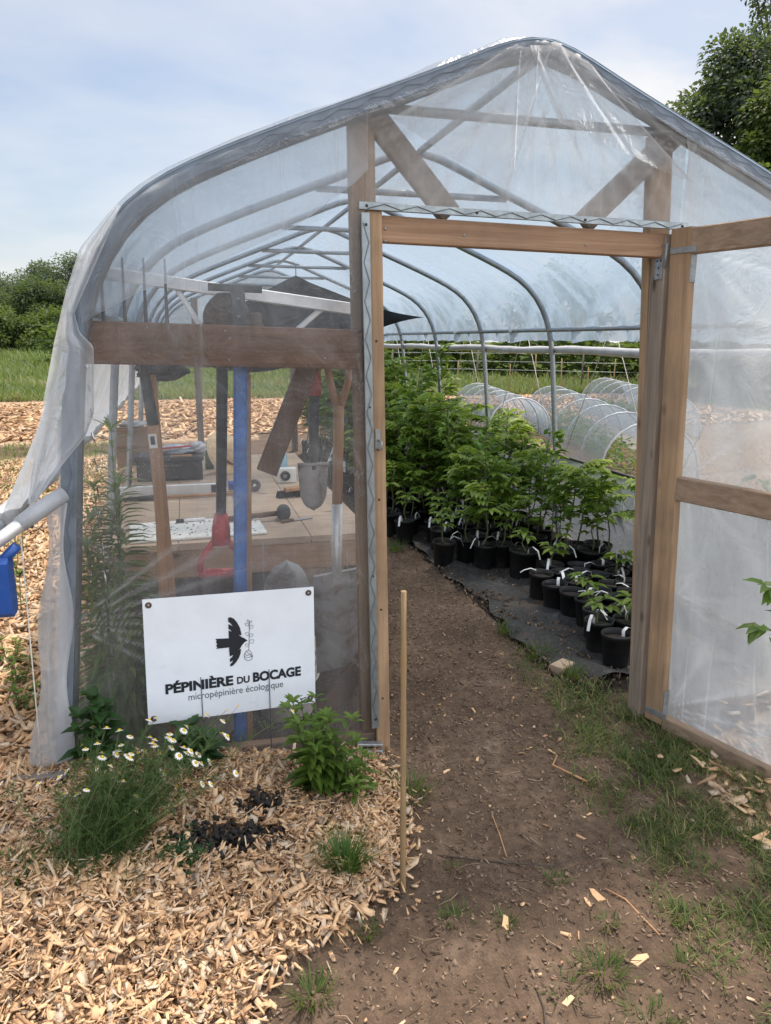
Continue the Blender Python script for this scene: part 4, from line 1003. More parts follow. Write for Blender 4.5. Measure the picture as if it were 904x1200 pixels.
def pot_empty(r,hh,seed):
    o=thing('nursery_pot','empty pot','pot',(0,0,0)); potmesh(r,hh).build('pot',M['pot'],o)
    m=MB(); m.lathe((0,0,0),[(r*.93,hh-.034),(r*.5,hh-.027),(0,hh-.03)],20); m.build('soil',M['soil_pot'],o)
    a=seed*1.7; q=V((math.cos(a)*r*.5,math.sin(a)*r*.5,hh-.028)); out=V((math.cos(a+.5),math.sin(a+.5),0)); s=V((-out.y,out.x,0))*.009
    pts=[q,q+V((0,0,.035)),q+out*.035+V((0,0,.045)),q+out*.075+V((0,0,.03)),q+out*(.10)+V((0,0,.01))]
    m=MB(); m.grid([[p-s for p in pts],[p+s for p in pts]]); m.build('plant_label',M['label'],o)
    return o
protos={}
def proto(key,fn):
    if key not in protos: protos[key]=fn(); return protos[key]
    return copy_tree(protos[key])
def put(o,x,y,lab,grp,rz=None,cat=None,z=.012,sc_=1):
    o.location=(x,y,z); o.rotation_euler=(rnd.gauss(0,.025),rnd.gauss(0,.025),rnd.uniform(0,6.28) if rz is None else rz)
    if sc_!=1: o.scale=(sc_,)*3
    tag(o,lab,cat,grp); return o
G1='small black nursery pots by the door'; G2='tall leafy seedlings along the right side'
# front small pots, each placed by hand
fr=[(1.372,.475,'E',0,'nearest black pot of all, holding only a white label, beside the door jamb'),
    (1.385,.665,'S',1,'black pot just behind the nearest one, with a bright three leaved seedling'),
    (1.540,.655,'S',2,'black pot tucked against the right door jamb with a bright yellow green leaf'),
    (1.480,1.13,'E',3,'black pot with bare soil at the front left corner of the small pot block'),
    (1.445,1.275,'E',4,'black pot second from the front along the left edge of the small pots'),
    (1.455,1.50,'E',5,'black pot with upright white label at the left edge of the small pots'),
    (1.610,1.49,'E',6,'small pot holding only two crossed white labels in the second file'),
    (1.780,1.60,'E',7,'small pot with a white label right behind the two crossed labels'),
    (1.610,1.31,'E',8,'small pot in the middle file with a folded white label'),
    (1.790,1.39,'E',9,'small pot with a long white label curled over its rim in the third file'),
    (1.945,1.40,'S',3,'small pot with a short yellow green seedling beside the white base sheet'),
    (2.06,1.58,'E',11,'small pot farthest right against the white base sheet'),
    (1.90,1.21,'E',12,'small pot in the right file with a long label hanging down its side'),
    (1.645,1.13,'E',13,'small pot second from the left in the front row of small pots'),
    (1.775,1.20,'E',14,'small pot third from the left in the front row of small pots'),
    (1.66,.98,'E',16,'small pot in front of the second one of the front row'),
    (1.93,1.02,'E',17,'small pot half hidden behind the right jamb'),
    (1.62,.80,'E',18,'small pot behind the jamb next to the nearest pots'),
    (1.95,1.58,'E',19,'small pot second from the white base sheet in the back file'),
    (1.50,.98,'S',5,'short bright seedling at the front edge of the small pots'),
    (2.05,1.22,'S',6,'small pot with a yellowish seedling squeezed beside the base sheet'),
    (1.72,1.47,'E',20,'small pot between the crossed labels and the long curled label'),
    (1.62,1.66,'S',7,'small leafy pot right in front of the large black pots'),
    (1.46,.82,'E',21,'small pot standing alone between the front block and the nearest pots'),
    (1.80,.84,'E',22,'small pot hidden mostly by the jamb, in line with the front block'),
    (1.80,1.03,'E',15,'small pot set ahead of the front row close to the right jamb')]
for x,y,k,s_,lab in fr:
    if k=='E': o=pot_empty(.075,.172,s_)
    else: o=pot_thing(.075,.172,'small',.16,40+s_,'leaf_bright')
    put(o,x,y,lab,G1,0 if k=='E' else None)
bg=[(1.53,1.93,.10,.20,'palm',71,'large black pot with a low five fingered seedling at the left end of its row'),
    (1.76,1.84,.105,.21,'palm',72,'large black pot with a broad leaved young seedling in the middle of its row'),
    (2.0,1.82,.10,.20,'palm',73,'large black pot with a pale yellowish seedling near the base sheet'),
    (2.12,1.95,.10,.20,'palm',74,'large black pot pressed into the corner by the base sheet with long stems')]
for i,(x,y,r,hh,k,s_,lab) in enumerate(bg):
    H=(.15,.22,.25,.45)[i]; put(pot_thing(r,hh,'small' if i<3 else 'broad',H,s_,'leaf_bright'),x,y,lab,'large black pots with young seedlings')
# dense rows of tall seedlings
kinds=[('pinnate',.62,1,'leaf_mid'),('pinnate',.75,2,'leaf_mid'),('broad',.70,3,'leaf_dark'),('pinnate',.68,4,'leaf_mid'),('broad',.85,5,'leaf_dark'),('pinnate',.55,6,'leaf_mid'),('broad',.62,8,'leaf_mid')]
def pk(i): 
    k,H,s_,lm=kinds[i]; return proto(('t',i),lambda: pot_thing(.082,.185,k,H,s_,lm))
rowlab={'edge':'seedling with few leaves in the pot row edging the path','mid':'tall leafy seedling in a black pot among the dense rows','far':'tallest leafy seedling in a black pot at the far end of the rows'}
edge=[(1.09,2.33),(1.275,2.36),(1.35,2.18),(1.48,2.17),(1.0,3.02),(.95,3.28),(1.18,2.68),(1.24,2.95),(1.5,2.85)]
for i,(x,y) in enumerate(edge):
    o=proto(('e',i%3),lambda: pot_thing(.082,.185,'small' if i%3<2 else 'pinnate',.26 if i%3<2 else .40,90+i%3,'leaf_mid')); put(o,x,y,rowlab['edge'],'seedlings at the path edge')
i=0
y=2.15
while y<8.1:
    x=1.66 if y<2.5 else (1.42 if y<2.8 else (1.12 if y<3.5 else .98))
    while x<2.12:
        if not any((x-a)**2+(y-b)**2<.155**2 for a,b in edge) and not (y<2.25 and x>1.9):
            far=y>5.0
            kk=(i*3+int(y*7))%7 if not far else (4,2,1,4,3)[i%5]
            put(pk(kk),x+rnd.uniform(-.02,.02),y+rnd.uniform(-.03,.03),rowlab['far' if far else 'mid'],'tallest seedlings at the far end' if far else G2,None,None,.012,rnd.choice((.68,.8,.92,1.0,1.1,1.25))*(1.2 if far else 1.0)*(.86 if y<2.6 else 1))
            i+=1
        x+=.185+.03*(y>4)
    y+=.185+.05*(y>4.5)
# a few tall thin seedlings in front of the base sheet
for x,y,s_ in ((2.02,2.05,21),(2.08,1.70,22),(1.88,1.98,23),(2.12,1.40,24)):
    put(pot_thing(.08,.18,'pinnate',.62,s_,'leaf_mid'),x,y,('tall seedling with drooping leaf pairs in front of the white base sheet','tall thin seedling nearest the jamb in front of the white base sheet','tall seedling rising above the large black pots with young seedlings','tall seedling leaning by the jamb with leaves over the base rail')[s_-21],'tall seedlings by the base sheet')

# fabric under the pots
def fab(u,v):
    y=.34+v*7.85; xl=1.05-.10*min(1,max(0,(y-2.4)/1.0))+.03*math.sin(y*5)+.018*math.sin(y*17+1)+.15*max(0,(.55-y)); x=xl+(2.24-xl)*u
    return (x,y,.014+max(0,.012*math.sin(x*16+y*9)*math.sin(y*5-x*3))*(3.0*(1-.6*u))+.006*max(0,math.sin(y*21+x*5)*math.sin(x*9+1)))
m=MB(); m.grid([[fab(i/40,j/200) for i in range(41)] for j in range(201)]); fb=m.build('ground_cloth',M['fabric'],None,(1.6,4,0)); tag(fb,'worn dark grey weed cloth on the ground under the pots','ground cloth')
m=MB(); m.box((1.085,.50,.02),(.11,.08,.04),.006,rz=.5); itm('wood_block','offcut of pale wood lying in grass at the cloth edge','wood block',(1.085,.5,0),m,'plywood')

# herbs in front
def bush(nm,lab,cat,loc,nst,H,spread,ll,lw,nl,mat,seed,droop=.3):
    global rnd
    old=rnd; rnd=random.Random(seed); o=thing(nm,lab,cat,loc); st=MB(); lf=MB(); loc=V(loc)
    for s_ in range(nst):
        a=rnd.uniform(0,6.28); lean=V((math.cos(a)*spread*rnd.uniform(.1,1),math.sin(a)*spread*rnd.uniform(.1,1),1)).normalized(); hh=H*rnd.uniform(.65,1.05)
        b=loc+V((rnd.uniform(-.03,.03),rnd.uniform(-.03,.03),-.01)); pts=[b+lean*(hh*k/5)+V((0,0,-.02*spread*k*k/25)) for k in range(6)]
        st.tube(pts,[.0035-.0022*k/5 for k in range(6)],5)
        for k in range(nl):
            u=.18+.82*(k+.5)/nl; i_=min(4,int(u*5)); q=pts[i_].lerp(pts[i_+1],u*5-i_); an=k*1.571+rnd.uniform(-.3,.3)
            for sg_ in (0,math.pi):
                d=V((math.cos(an+sg_),math.sin(an+sg_),.45-droop*(1-u))); f=(1.15-.55*u)*rnd.uniform(.8,1.15)
                lf.leaf(q+d*.008,d,V((0,0,1)),ll*f,lw*f,.25+.5*u+rnd.uniform(-.2,.2),.45)
        for k in range(5): 
            d=rdir(.9); lf.leaf(pts[-1],d,V((0,0,1)),ll*.55,lw*.55,.8,.3)
    st.build('stems',M['stem'],o); lf.build('foliage',M[mat],o); rnd=old; return o
hz=lambda x,y: float(h(x,y))
bush('herb_bush','bushy green herb with pointed leaves in front of the sign corner','herb',(-.30,-.31,hz(-.30,-.31)),20,.35,.46,.078,.031,9,'leaf_herb',5)
bush('herb_bush','small leafy offshoot at the right foot of the bushy herb','herb',(-.16,-.33,hz(-.16,-.33)),7,.20,.6,.07,.024,5,'leaf_herb',9)
bush('broadleaf_plant','broad dark leaved plant between the white flowers and the sign','plant',(-.70,-.17,hz(-.70,-.17)+.01),5,.21,.6,.095,.062,4,'leaf_big',11)
bush('broadleaf_plant','tall dark leaved plant behind the white flowers at the left leg','plant',(-1.02,-.16,hz(-1.02,-.16)+.01),5,.27,.6,.105,.066,4,'leaf_big',13)
bush('low_weed','low mat of small dark leaves in the patch of black soil','weed',(-.77,-.63,hz(-.77,-.63)),46,.10,1.3,.022,.011,7,'leaf_big',15)
bush('lance_weed','tall weed with narrow hanging leaves inside the left end of the film','weed',(-.98,.22,.0),9,1.28,.10,.15,.026,40,'leaf_weed',17,.75)
bush('lance_weed','short narrow leaved weed inside the film near the left leg','weed',(-.93,.16,.0),8,.70,.22,.13,.024,18,'leaf_weed',18,.75)
LP=thing('leafy_plant','leafy sprig with pointed leaves reaching in from the right before the door film','plant',(1.25,-.82,0))
st=MB(); lf=MB(); r3=random.Random(4)
for tip,zt in ((1.035,.87),(1.015,.74)):
    pts=[V((1.25,-.82,-.01)),V((1.24,-.82,zt*.5)),V((1.18,-.815,zt*.85)),V((tip+.05,-.81,zt)),V((tip,-.81,zt+.005))]
    st.tube(pts,[.005,.004,.003,.002,.0014],5,False)
    for k in range(7):
        q=pts[3].lerp(pts[4],k/6); d=V((-.8+r3.uniform(-.5,.5),r3.uniform(-.7,.7),r3.uniform(-.5,.35)))
        lf.leaf(q,d,V((0,-.35,1)),r3.uniform(.05,.085),r3.uniform(.024,.036),r3.uniform(.3,.9),.45)
    for k in range(8):
        q=pts[1].lerp(pts[3],k/8); lf.leaf(q,V((r3.uniform(-1,1),r3.uniform(-1,1),.3)),V((0,0,1)),.07,.03,r3.uniform(.2,.8),.45)
st.build('stems',M['stem'],LP); lf.build('foliage',M['leaf_herb'],LP)
# chamomile
CH=thing('chamomile','feathery chamomile clump covered in white daisies at the left front','flowers',(-1.0,-.56,hz(-1,-.56)))
st=MB(); lf=MB(); fl=[]
r2_=random.Random(31)
for s_ in range(92):
    b=V((-1.0+r2_.uniform(-.09,.09),-.60+r2_.uniform(-.06,.06),hz(-1,-.6)-.01))
    tx=V((-.88+r2_.gauss(0,.15),-.40+r2_.gauss(0,.10),.20+r2_.uniform(-.13,.07)+hz(-1,-.5)))
    mid=b.lerp(tx,.5)+V((r2_.uniform(-.03,.03),r2_.uniform(-.05,.0),.03)); pts=[b,b.lerp(mid,.6)+V((0,0,.01)),mid,mid.lerp(tx,.6)+V((0,0,.012)),tx]
    st.tube(pts,[.0014,.0013,.0011,.001,.0008],4,False)
    for k in range(38):
        u=r2_.uniform(.02,.85); i_=min(3,int(u*4)); q=pts[i_].lerp(pts[i_+1],u*4-i_)
        a=r2_.uniform(0,6.28); d=V((math.cos(a),math.sin(a),r2_.uniform(0,.9))).normalized(); L=r2_.uniform(.02,.055)
        lf.blade(q,d,L,.0022,.15,r2_.uniform(.15,.9))
        for j in range(4): 
            d2=(d+V((r2_.uniform(-.9,.9),r2_.uniform(-.9,.9),r2_.uniform(-.4,.6)))).normalized(); lf.blade(q+d*L*(.2+.18*j),d2,L*.45,.0018,.1,r2_.uniform(.15,.9))
    fl.append((tx,(tx-pts[3]).normalized()))
for s_ in range(900):
    x_=-1.0+r2_.gauss(0,.085); y_=-.61+r2_.gauss(0,.06); d=V((r2_.uniform(-.6,.6),r2_.uniform(-.6,.6),1)); lf.blade((x_,y_,hz(x_,y_)-.005),d,r2_.uniform(.05,.13),.0024,.2,r2_.uniform(.1,.7))
st.build('stems',M['stem'],CH); lf.build('foliage',M['feather'],CH)
pm=MB(); 
for k in range(13):
    a=2*math.pi*k/13; d=V((math.cos(a),math.sin(a),-.12)); pm.leaf(d*.0035,d,V((0,0,1)),.0105,.0046,.5,.25,.05)
cm=MB(); cm.lathe((0,0,0),[(.0052,-.001),(.005,.002),(.0035,.0042),(0,.005)],10)
first=None
for p,d in fl:
    q=V((0,0,1)).rotation_difference((d+V((r2_.uniform(-.3,.3),-.55+r2_.uniform(-.3,.3),.5))).normalized())
    if first is None:
        first=pm.build('flower',M['petal'],None); c_=cm.build('flower_centre',M['yolk'],None); c_.parent=first; first.parent=CH; f_=first
    else: f_=copy_tree(first,CH)
    f_.location=p-V(CH.location); f_.rotation_mode='QUATERNION'; f_.rotation_quaternion=q; s_=r2_.uniform(.8,1.2); f_.scale=(s_,)*3
# grass tufts as things
def tuft(nm,lab,loc,n,H,spread,mat='grass',seed=1,w=.004,lean=.8):
    r=random.Random(seed); m=MB(); z=hz(*loc)
    for k in range(n):
        a=r.uniform(0,6.28); rr=spread*r.random()**.6
        m.blade((loc[0]+math.cos(a)*rr*.45,loc[1]+math.sin(a)*rr*.45,z-.004),V((math.cos(a)*r.uniform(0,lean),math.sin(a)*r.uniform(0,lean),1)),H*r.uniform(.45,1.1),w*r.uniform(.6,1.2),r.uniform(.1,.5),r.uniform(.1,.85))
    return itm(nm,lab,'grass',(loc[0],loc[1],z),m,mat,'grass tufts')
tuft('grass_tuft','upright fine grass tuft in the chips between herb and bamboo cane',(-.29,-.73),330,.17,.05,'grass_green',3,.0036,.45)
for i,(x,y,H,n,s_,lab) in enumerate([(-.01,-.93,.05,60,.10,'small grass tuft on the path right of the cane'),(.30,-1.20,.07,110,.13,'grass tuft near the bottom centre right of the path'),(.34,-.86,.05,50,.08,'low grass tuft in the middle of the path'),(.34,-1.36,.06,90,.14,'grass tuft cut by the bottom edge of the photo'),(-.45,-1.08,.07,90,.10,'grass tuft at the chip pile edge, bottom left of the path'),(-.72,-1.10,.05,50,.09,'sparse grass tuft at the very bottom left under the chips'),(.12,-.98,.05,50,.08,'flattened grass tuft left of the pale chip pair on the path'),(.03,-.32,.12,110,.13,'leafy grass tuft at the foot of the left jamb behind the cane'),(.86,2.80,.12,110,.12,'grass tuft inside the doorway by the pot row'),(-.27,-.93,.06,50,.06,'grass sprig where chips meet soil left of the cane'),(.52,-1.24,.05,60,.10,'thin grass tuft lower right on the path'),(-1.22,-.62,.10,80,.10,'grass tuft left of the flower clump at the photo edge'),(1.02,1.02,.10,120,.12,'grass tuft at the cloth edge halfway along the path'),(1.05,.70,.11,130,.12,'grass tuft at the cloth edge beside the wood offcut'),(1.10,.40,.10,110,.10,'grass tuft on the cloth corner nearest the door'),(.18,-1.22,.045,45,.10,'wispy grass tuft bottom centre of the path'),(.62,-1.08,.05,70,.11,'grass tuft in the middle right of the path'),(.05,-.72,.035,30,.07,'tiny grass tuft just right of the cane foot'),(.40,-1.05,.04,40,.08,'tiny grass tuft under the two pale chips')]):
    tuft('grass_tuft',lab,(x,y),n,H,s_,'grass',20+i)
# grass strip by the door
X6,Y6=scatter(46000,.55,1.35,-1.55,1.0,GRASSZ,.08)
dens=vnoise(X6,Y6,5.5,4)+.5*vnoise(X6,Y6,13,7); k=dens*1.5-.25>nr.uniform(-1.0,1.0,len(X6))-.35*(Y6>-.5); X6,Y6=X6[k][:11000],Y6[k][:11000]
m=MB(); ZZ=h(X6,Y6)
for x_,y_,z_ in zip(X6,Y6,ZZ):
    a=rnd.uniform(0,6.28); m.blade((x_,y_,z_-.004),V((math.cos(a)*rnd.uniform(.1,1.1),math.sin(a)*rnd.uniform(.1,1.1),1)),rnd.uniform(.02,.075),rnd.uniform(.002,.0048),rnd.uniform(.1,.7),rnd.choice((rnd.uniform(.05,.7),rnd.uniform(.05,.6),rnd.uniform(.6,1.2))))
g=m.build('grass',M['grass'],None,None,'stuff'); tag(g,'rough trodden grass between the path and the open door','grass')
# sparse grass inside and outside further back
m=MB()
for k in range(2600):
    x_=rnd.uniform(-3.4,-1.5); y_=rnd.uniform(5.2,10.0); m.blade((x_,y_,0),V((rnd.uniform(-.7,.7),rnd.uniform(-.7,.7),1)),rnd.uniform(.04,.15),.012,.3,rnd.random())
g=m.build('grass',M['grass'],None,None,'stuff'); tag(g,'thin weeds on the track beyond the chip strip','grass')
m=MB()
for k in range(44000):
    y_=19+95*rnd.random()**2.0; x_=rnd.uniform(-.55*y_-4,.62*y_+10) ; s_=.05+y_*.0035
    m.blade((x_,y_,0),V((rnd.uniform(-.6,.6),rnd.uniform(-.6,.6),1)),s_*rnd.uniform(1.2,3.2),s_*.28,.3,rnd.uniform(.55,1.15) if (y_<30 and math.sin(x_*.9+y_*.7)>-.2) else rnd.random()*.8)
g=m.build('field_weeds',M['field'],None,None,'stuff'); tag(g,'green weedy field before the distant trees','field')
m=MB()
for k in range(4000):
    y_=rnd.uniform(-.5,2.6); x_=rnd.uniform(3.6,7.0)+.2*math.sin(y_*3); m.leaf((x_,y_,rnd.random()**1.6*.5),rdir(.6),rdir(.8),rnd.uniform(.08,.2),rnd.uniform(.03,.07),rnd.random())
g=m.build('weed_bank',M['field'],None,None,'stuff'); tag(g,'rank green weeds beyond the chips outside the open door','weeds')
# young plants on the chip strip at left
for i,(x,y,H,lab) in enumerate([(-2.23,4.95,.38,'farthest young plant on the left chip strip'),(-2.12,4.2,.36,'young plant second from the far end of the left strip'),(-1.98,3.4,.36,'young plant in the middle of the left strip'),(-1.86,2.7,.34,'young plant beside the rolled curtain crank'),(-1.74,2.05,.32,'young plant just below the blue crank box'),(-1.52,.95,.16,'little green sprout low at the left edge'),(-1.44,.72,.15,'little green sprout nearest the film on the left strip'),(-1.62,1.25,.16,'little green sprout third from the camera on the left strip')]):
    bush('young_plant',lab,'young plant',(x,y,hz(x,y)),4,H,.35,.05,.02,5,'leaf_dark',50+i)['group']='young plants on the left chip strip'
# stake, twigs, char, stray chips
m=MB(); z0=-.05
pts=[(-.128,-.79,z0)]+[( -.128-.004*k/9,-.79+.012*k/9,.02+.935*k/9) for k in range(10)]
m.tube(pts,[.0086]+[.0086-.0012*k/9+(.0011 if k in (2,5,7) else 0) for k in range(10)],10); itm('bamboo_cane','thin bamboo cane stuck upright at the edge of the path','cane',(-.128,-.79,0),m,'bamboo')
for i,(pts,r,mat,lab) in enumerate([([(.02,-1.52,.005),(.06,-1.36,.012),(.10,-1.26,.01),(.11,-1.18,.006)],.0035,'bark','brown twig rising from the bottom edge of the path'),([(.02,-.66,.006),(.2,-.74,.008),(.36,-.80,.007),(.5,-.78,.006)],.003,'bark','long thin twig lying across the middle of the path'),([(.52,-1.13,.006),(.50,-.99,.012),(.47,-.93,.006)],.003,'handle','short pale bent stalk on the path near the bottom right'),([(.70,-.42,.012),(.62,-.30,.02),(.67,-.24,.02)],.0045,'handle','curled dry grass stalk at the edge of the grass'),([(-.32,-.62,.04),(-.20,-.74,.035),(-.10,-.88,.01)],.004,'bark','dark stick on the chips left of the cane foot'),([(.28,-.50,.006),(.26,-.62,.008),(.24,-.72,.006)],.0025,'handle','thin straw on the path above the long twig')]):
    m=MB(); m.tube(pts,[r,r*.9,r*.75,r*.5][:len(pts)],6); itm('twig',lab,'twig',pts[1],m,mat)
for i,(x,y,s_,rz,lab) in enumerate([(.118,-.985,.052,1.2,'pale pointed wood chip alone on the path right of the cane'),(.43,-.945,.055,1.9,'larger of two pale chips lying side by side on the path'),(.392,-.965,.030,1.8,'smaller of two pale chips lying side by side on the path'),(.42,-1.185,.06,.4,'white edged chip near the bottom right of the path'),(.175,-1.245,.035,.5,'small square chip low in the middle of the path'),(.22,-.20,.035,.3,'small light chip on the path level with the jamb foot'),(.36,-.17,.03,.9,'tiny chip right of the jamb foot on the path')]):
    m=MB(); zz0=hz(x,y); c,s2=math.cos(rz),math.sin(rz)
    jr=random.Random(i+3); q=[(-.5+jr.uniform(0,.12),-.2+jr.uniform(-.08,.08)),(.45+jr.uniform(-.2,.1),-.22+jr.uniform(-.06,.12)),(.5,.05+jr.uniform(-.1,.1)),(.1,.17+jr.uniform(-.05,.06)),(-.42+jr.uniform(-.1,.1),.2+jr.uniform(-.08,.05))]
    m.poly([(x+(a*c-b*s2)*s_,y+(a*s2+b*c)*s_,zz0+.001+.010*a*jr.uniform(.2,1)) for a,b in q],.005,(0,0,1),jr.uniform(.35,.75)); itm('stray_chip',lab,'wood chip',(x,y,zz0),m,'chip','stray chips on the path')
CX_=[];CY_=[]
for k in range(330):
    if rnd.random()<.65: a=rnd.gauss(-.63,.085); b=rnd.gauss(-.57,.04)
    else: a=rnd.gauss(-.50,.05); b=rnd.gauss(-.40,.03)
    CX_.append(a);CY_.append(b)
o=pieces('char_soil',np.array(CX_),np.array(CY_),(.009,.024),(.006,.017),(.006,.014),M['char'],np.full(330,.5),.5,.035); tag(o,'black charred soil lumps in hollows of the chip mulch','char soil')
m=MB(); m.bar((-1.30,-.17,hz(-1.25,-.15)+.035),(-1.13,-.19,hz(-1.15,-.15)+.04),.05,.018,(0,.2,1),.006); itm('grey_offcut','grey weathered wood offcut half buried at the left leg','offcut',(-1.2,-.17,.08),m,'stone')

# ------------------------------------------------------------------ beyond: tunnels, hedge, fence, trees
def low_tunnel(p0,p1,n,w,hh,lab):
    p0=V((*p0,0)); p1=V((*p1,0)); a=(p1-p0); L=a.length; a.normalize(); s=V((a.y,-a.x,0))
    o=thing('low_tunnel',lab,'low tunnel',tuple(p0.lerp(p1,.5)),'netted low tunnels')
    rows=[]
    for j in range(n*4+1):
        u=j/(n*4); sag=.025*math.sin(math.pi*(j%4)/4)
        rows.append([p0+a*(L*u)+s*((w/2+.01-sag)*math.cos(math.pi*k/16))+V((0,0,(hh+.01-sag)*math.sin(math.pi*k/16)**.8)) for k in range(17)])
    m=MB(); m.grid(rows); m.build('net',M['net'],o)
    for j in range(n+1):
        m=MB(); m.tube([p0+a*(L*j/n)+s*(w/2*math.cos(math.pi*k/14))+V((0,0,hh*math.sin(math.pi*k/14)**.8)) for k in range(15)],.014,6); m.build('hoop',M['hoop_white'],o)
    m=MB()
    for k in range(700):
        u=rnd.random(); q=p0+a*(L*u)+s*rnd.uniform(-.3*w,.3*w); m.leaf(q+V((0,0,rnd.uniform(.03,.24*hh/.7))),rdir(.5),V((0,0,1)),.11,.055,rnd.uniform(.0,.4))
    m.build('crop',M['leaf_dark'],o)['kind']='stuff'
low_tunnel((4.55,4.9),(6.75,11.6),6,1.15,.72,'nearest netted low tunnel with white hoops beside the greenhouse')
low_tunnel((4.75,8.9),(5.7,13.2),5,1.1,.70,'netted low tunnel seen left of the steel hoop leg')
low_tunnel((7.4,8.6),(9.4,14.0),6,1.15,.75,'farthest netted low tunnel at the right')
# hedge bank as one mass of leaves
pl=[(-9,50),(2,46),(10,39),(17,30),(24,21),(30,12)]
m=MB()
for k in range(17000):
    u=rnd.random()*(len(pl)-1); i_=int(u); f=u-i_; x_=pl[i_][0]*(1-f)+pl[i_+1][0]*f; y_=pl[i_][1]*(1-f)+pl[i_+1][1]*f
    top=2.0+.7*math.sin(u*9)+.4*math.sin(u*23+1); z_=top*rnd.random()**.75; dd2=rnd.gauss(0,.7)
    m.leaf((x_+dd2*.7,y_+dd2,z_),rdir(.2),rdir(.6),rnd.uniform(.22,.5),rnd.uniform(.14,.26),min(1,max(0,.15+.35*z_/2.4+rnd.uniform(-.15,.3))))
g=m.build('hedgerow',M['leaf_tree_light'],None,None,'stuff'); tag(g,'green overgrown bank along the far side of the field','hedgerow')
Fe=thing('wire_fence','thin wire fence with dry stakes in front of the green bank','fence',(12,24,0))
fp=[(4,26),(7,25.2),(10,24),(13,21.5),(16,18.5)]
for a in fp:
    m=MB(); m.tube([(a[0],a[1],0),(a[0]+.03,a[1],1.3)],.03,6); m.build('post',M['stone'],Fe)
for z_ in (.6,.9,1.2):
    m=MB(); m.tube([(a[0],a[1],z_) for a in fp],.006,4); m.build('wire',M['steel'],Fe)
for i in range(9):
    x_=5.2+i*.75; y_=17.5-.12*i; m=MB(); m.tube([(x_,y_,0),(x_+rnd.uniform(-.05,.05),y_,rnd.uniform(.9,1.35))],.016,6); itm('garden_stake','thin dry stake standing in the bare strip before the green bank','stake',(x_,y_,0),m,'bamboo','dry stakes in the field')

def tree(nm,lab,loc,H,rad,crown0,nleaf,ls,mat,seed,nclump=36,airy=.0,grp=None,tall=1.0):
    r=random.Random(seed); o=thing(nm,lab,'tree',loc,grp); loc=V(loc)
    tk=MB(); top=loc+V((r.uniform(-.3,.3),r.uniform(-.3,.3),H*.86))
    pts=[loc+V((0,0,-.1)),loc.lerp(top,.3)+V((r.uniform(-.15,.15),0,0)),loc.lerp(top,.6)+V((r.uniform(-.2,.2),0,0)),top]
    R0=H*.022; tk.tube(pts,[R0*1.3,R0,R0*.6,R0*.15],8)
    clumps=[]
    for k in range(nclump):
        v_=crown0+(1-crown0)*((k+.5)/nclump); sh=math.sin(math.pi*min(1,max(0.06,(v_-crown0)/(1-crown0)*.86+.12)))**.75
        a=r.uniform(0,6.28); rr=rad*sh*r.uniform(.35,1.0)
        c=loc+V((math.cos(a)*rr,math.sin(a)*rr,H*v_)); clumps.append((c,rad*r.uniform(.2,.42)*(1-airy*.45),r.uniform(-.15,.2)))
        b=loc.lerp(top,max(.12,min(.95,v_-.13)))
        tk.tube([b,b.lerp(c,.55)+V((0,0,.05*H*.3)),c],[R0*.42*(1.1-v_),R0*.25*(1.1-v_),R0*.08],5,False)
    tk.build('trunk',M['bark'],o)
    cr=MB()
    for k in range(nleaf):
        c,cr_,tb=clumps[r.randrange(nclump)]
        d=V((r.gauss(0,1),r.gauss(0,1),r.gauss(0,1))).normalized(); q=c+V((d.x,d.y,d.z*.75*tall))*(cr_*r.random()**.4)
        dirn=(d+V((r.uniform(-.7,.7),r.uniform(-.7,.7),-.3))).normalized()
        nrm=(d+V((r.uniform(-.8,.8),r.uniform(-.8,.8),.6))).normalized()
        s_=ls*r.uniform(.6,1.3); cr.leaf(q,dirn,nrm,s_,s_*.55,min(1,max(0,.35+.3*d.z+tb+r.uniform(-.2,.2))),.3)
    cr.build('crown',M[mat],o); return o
GL='trees at the left edge of the field'
for i,(x,y,H,rad,c0,nl,mat,lab) in enumerate([
  (-15.2,62,6.3,3.4,.06,4200,'leaf_tree_cool','dark round tree at the far left edge of the photo'),
  (-12.2,66,7.6,3.6,.08,4200,'leaf_tree_cool','taller dark tree peeking above the left thicket'),
  (-8.6,64,8.0,3.9,.08,4600,'leaf_tree_cool','dark tree just left of the film corner, tallest on the left'),
  (-13.6,54,4.6,3.0,.03,4200,'leaf_tree','mid green bushy tree in front of the left thicket'),
  (-9.8,53,5.2,3.2,.03,4400,'leaf_tree','broad green tree in the middle of the left thicket'),
  (-6.8,54,4.8,2.8,.03,4000,'leaf_tree','green tree touching the film corner at left'),
  (-11.6,46,3.2,2.4,.02,3600,'leaf_tree_light','light green willowy shrub lowest in the left thicket'),
  (-8.0,46,3.0,2.3,.02,3400,'leaf_tree_light','light green shrub right of the willowy shrub'),
  (-3.0,60,6.6,3.6,.05,3000,'leaf_tree','tree hidden behind the film left of the tool rail')]):
    tree('field_tree',lab,(-.68+(x+.68)*2.1,-2.6+(y+2.6)*2.1,0),1.62+(H-1.6)*2.0,rad*2.1,c0,nl*4,.36,mat,100+i,60,.15,GL)
GR='trees behind the greenhouse on the right'
tree('leafy_tree','dense round tree rising behind the right roof slope',(16.2,18.9,0),10.3,2.9,.10,44000,.17,'leaf_tree_cool',201,120,.35,GR)
tree('leafy_tree','lighter green tree in front of the dense one at the right edge',(16.0,16.3,0),8.4,2.6,.08,34000,.16,'leaf_tree_light',202,100,.3,GR)
tree('tall_tree','tall thin open crowned tree at the upper right corner',(18.9,20.0,0),16.2,1.7,.40,7500,.14,'leaf_tree_cool',203,64,.75,GR,1.5)
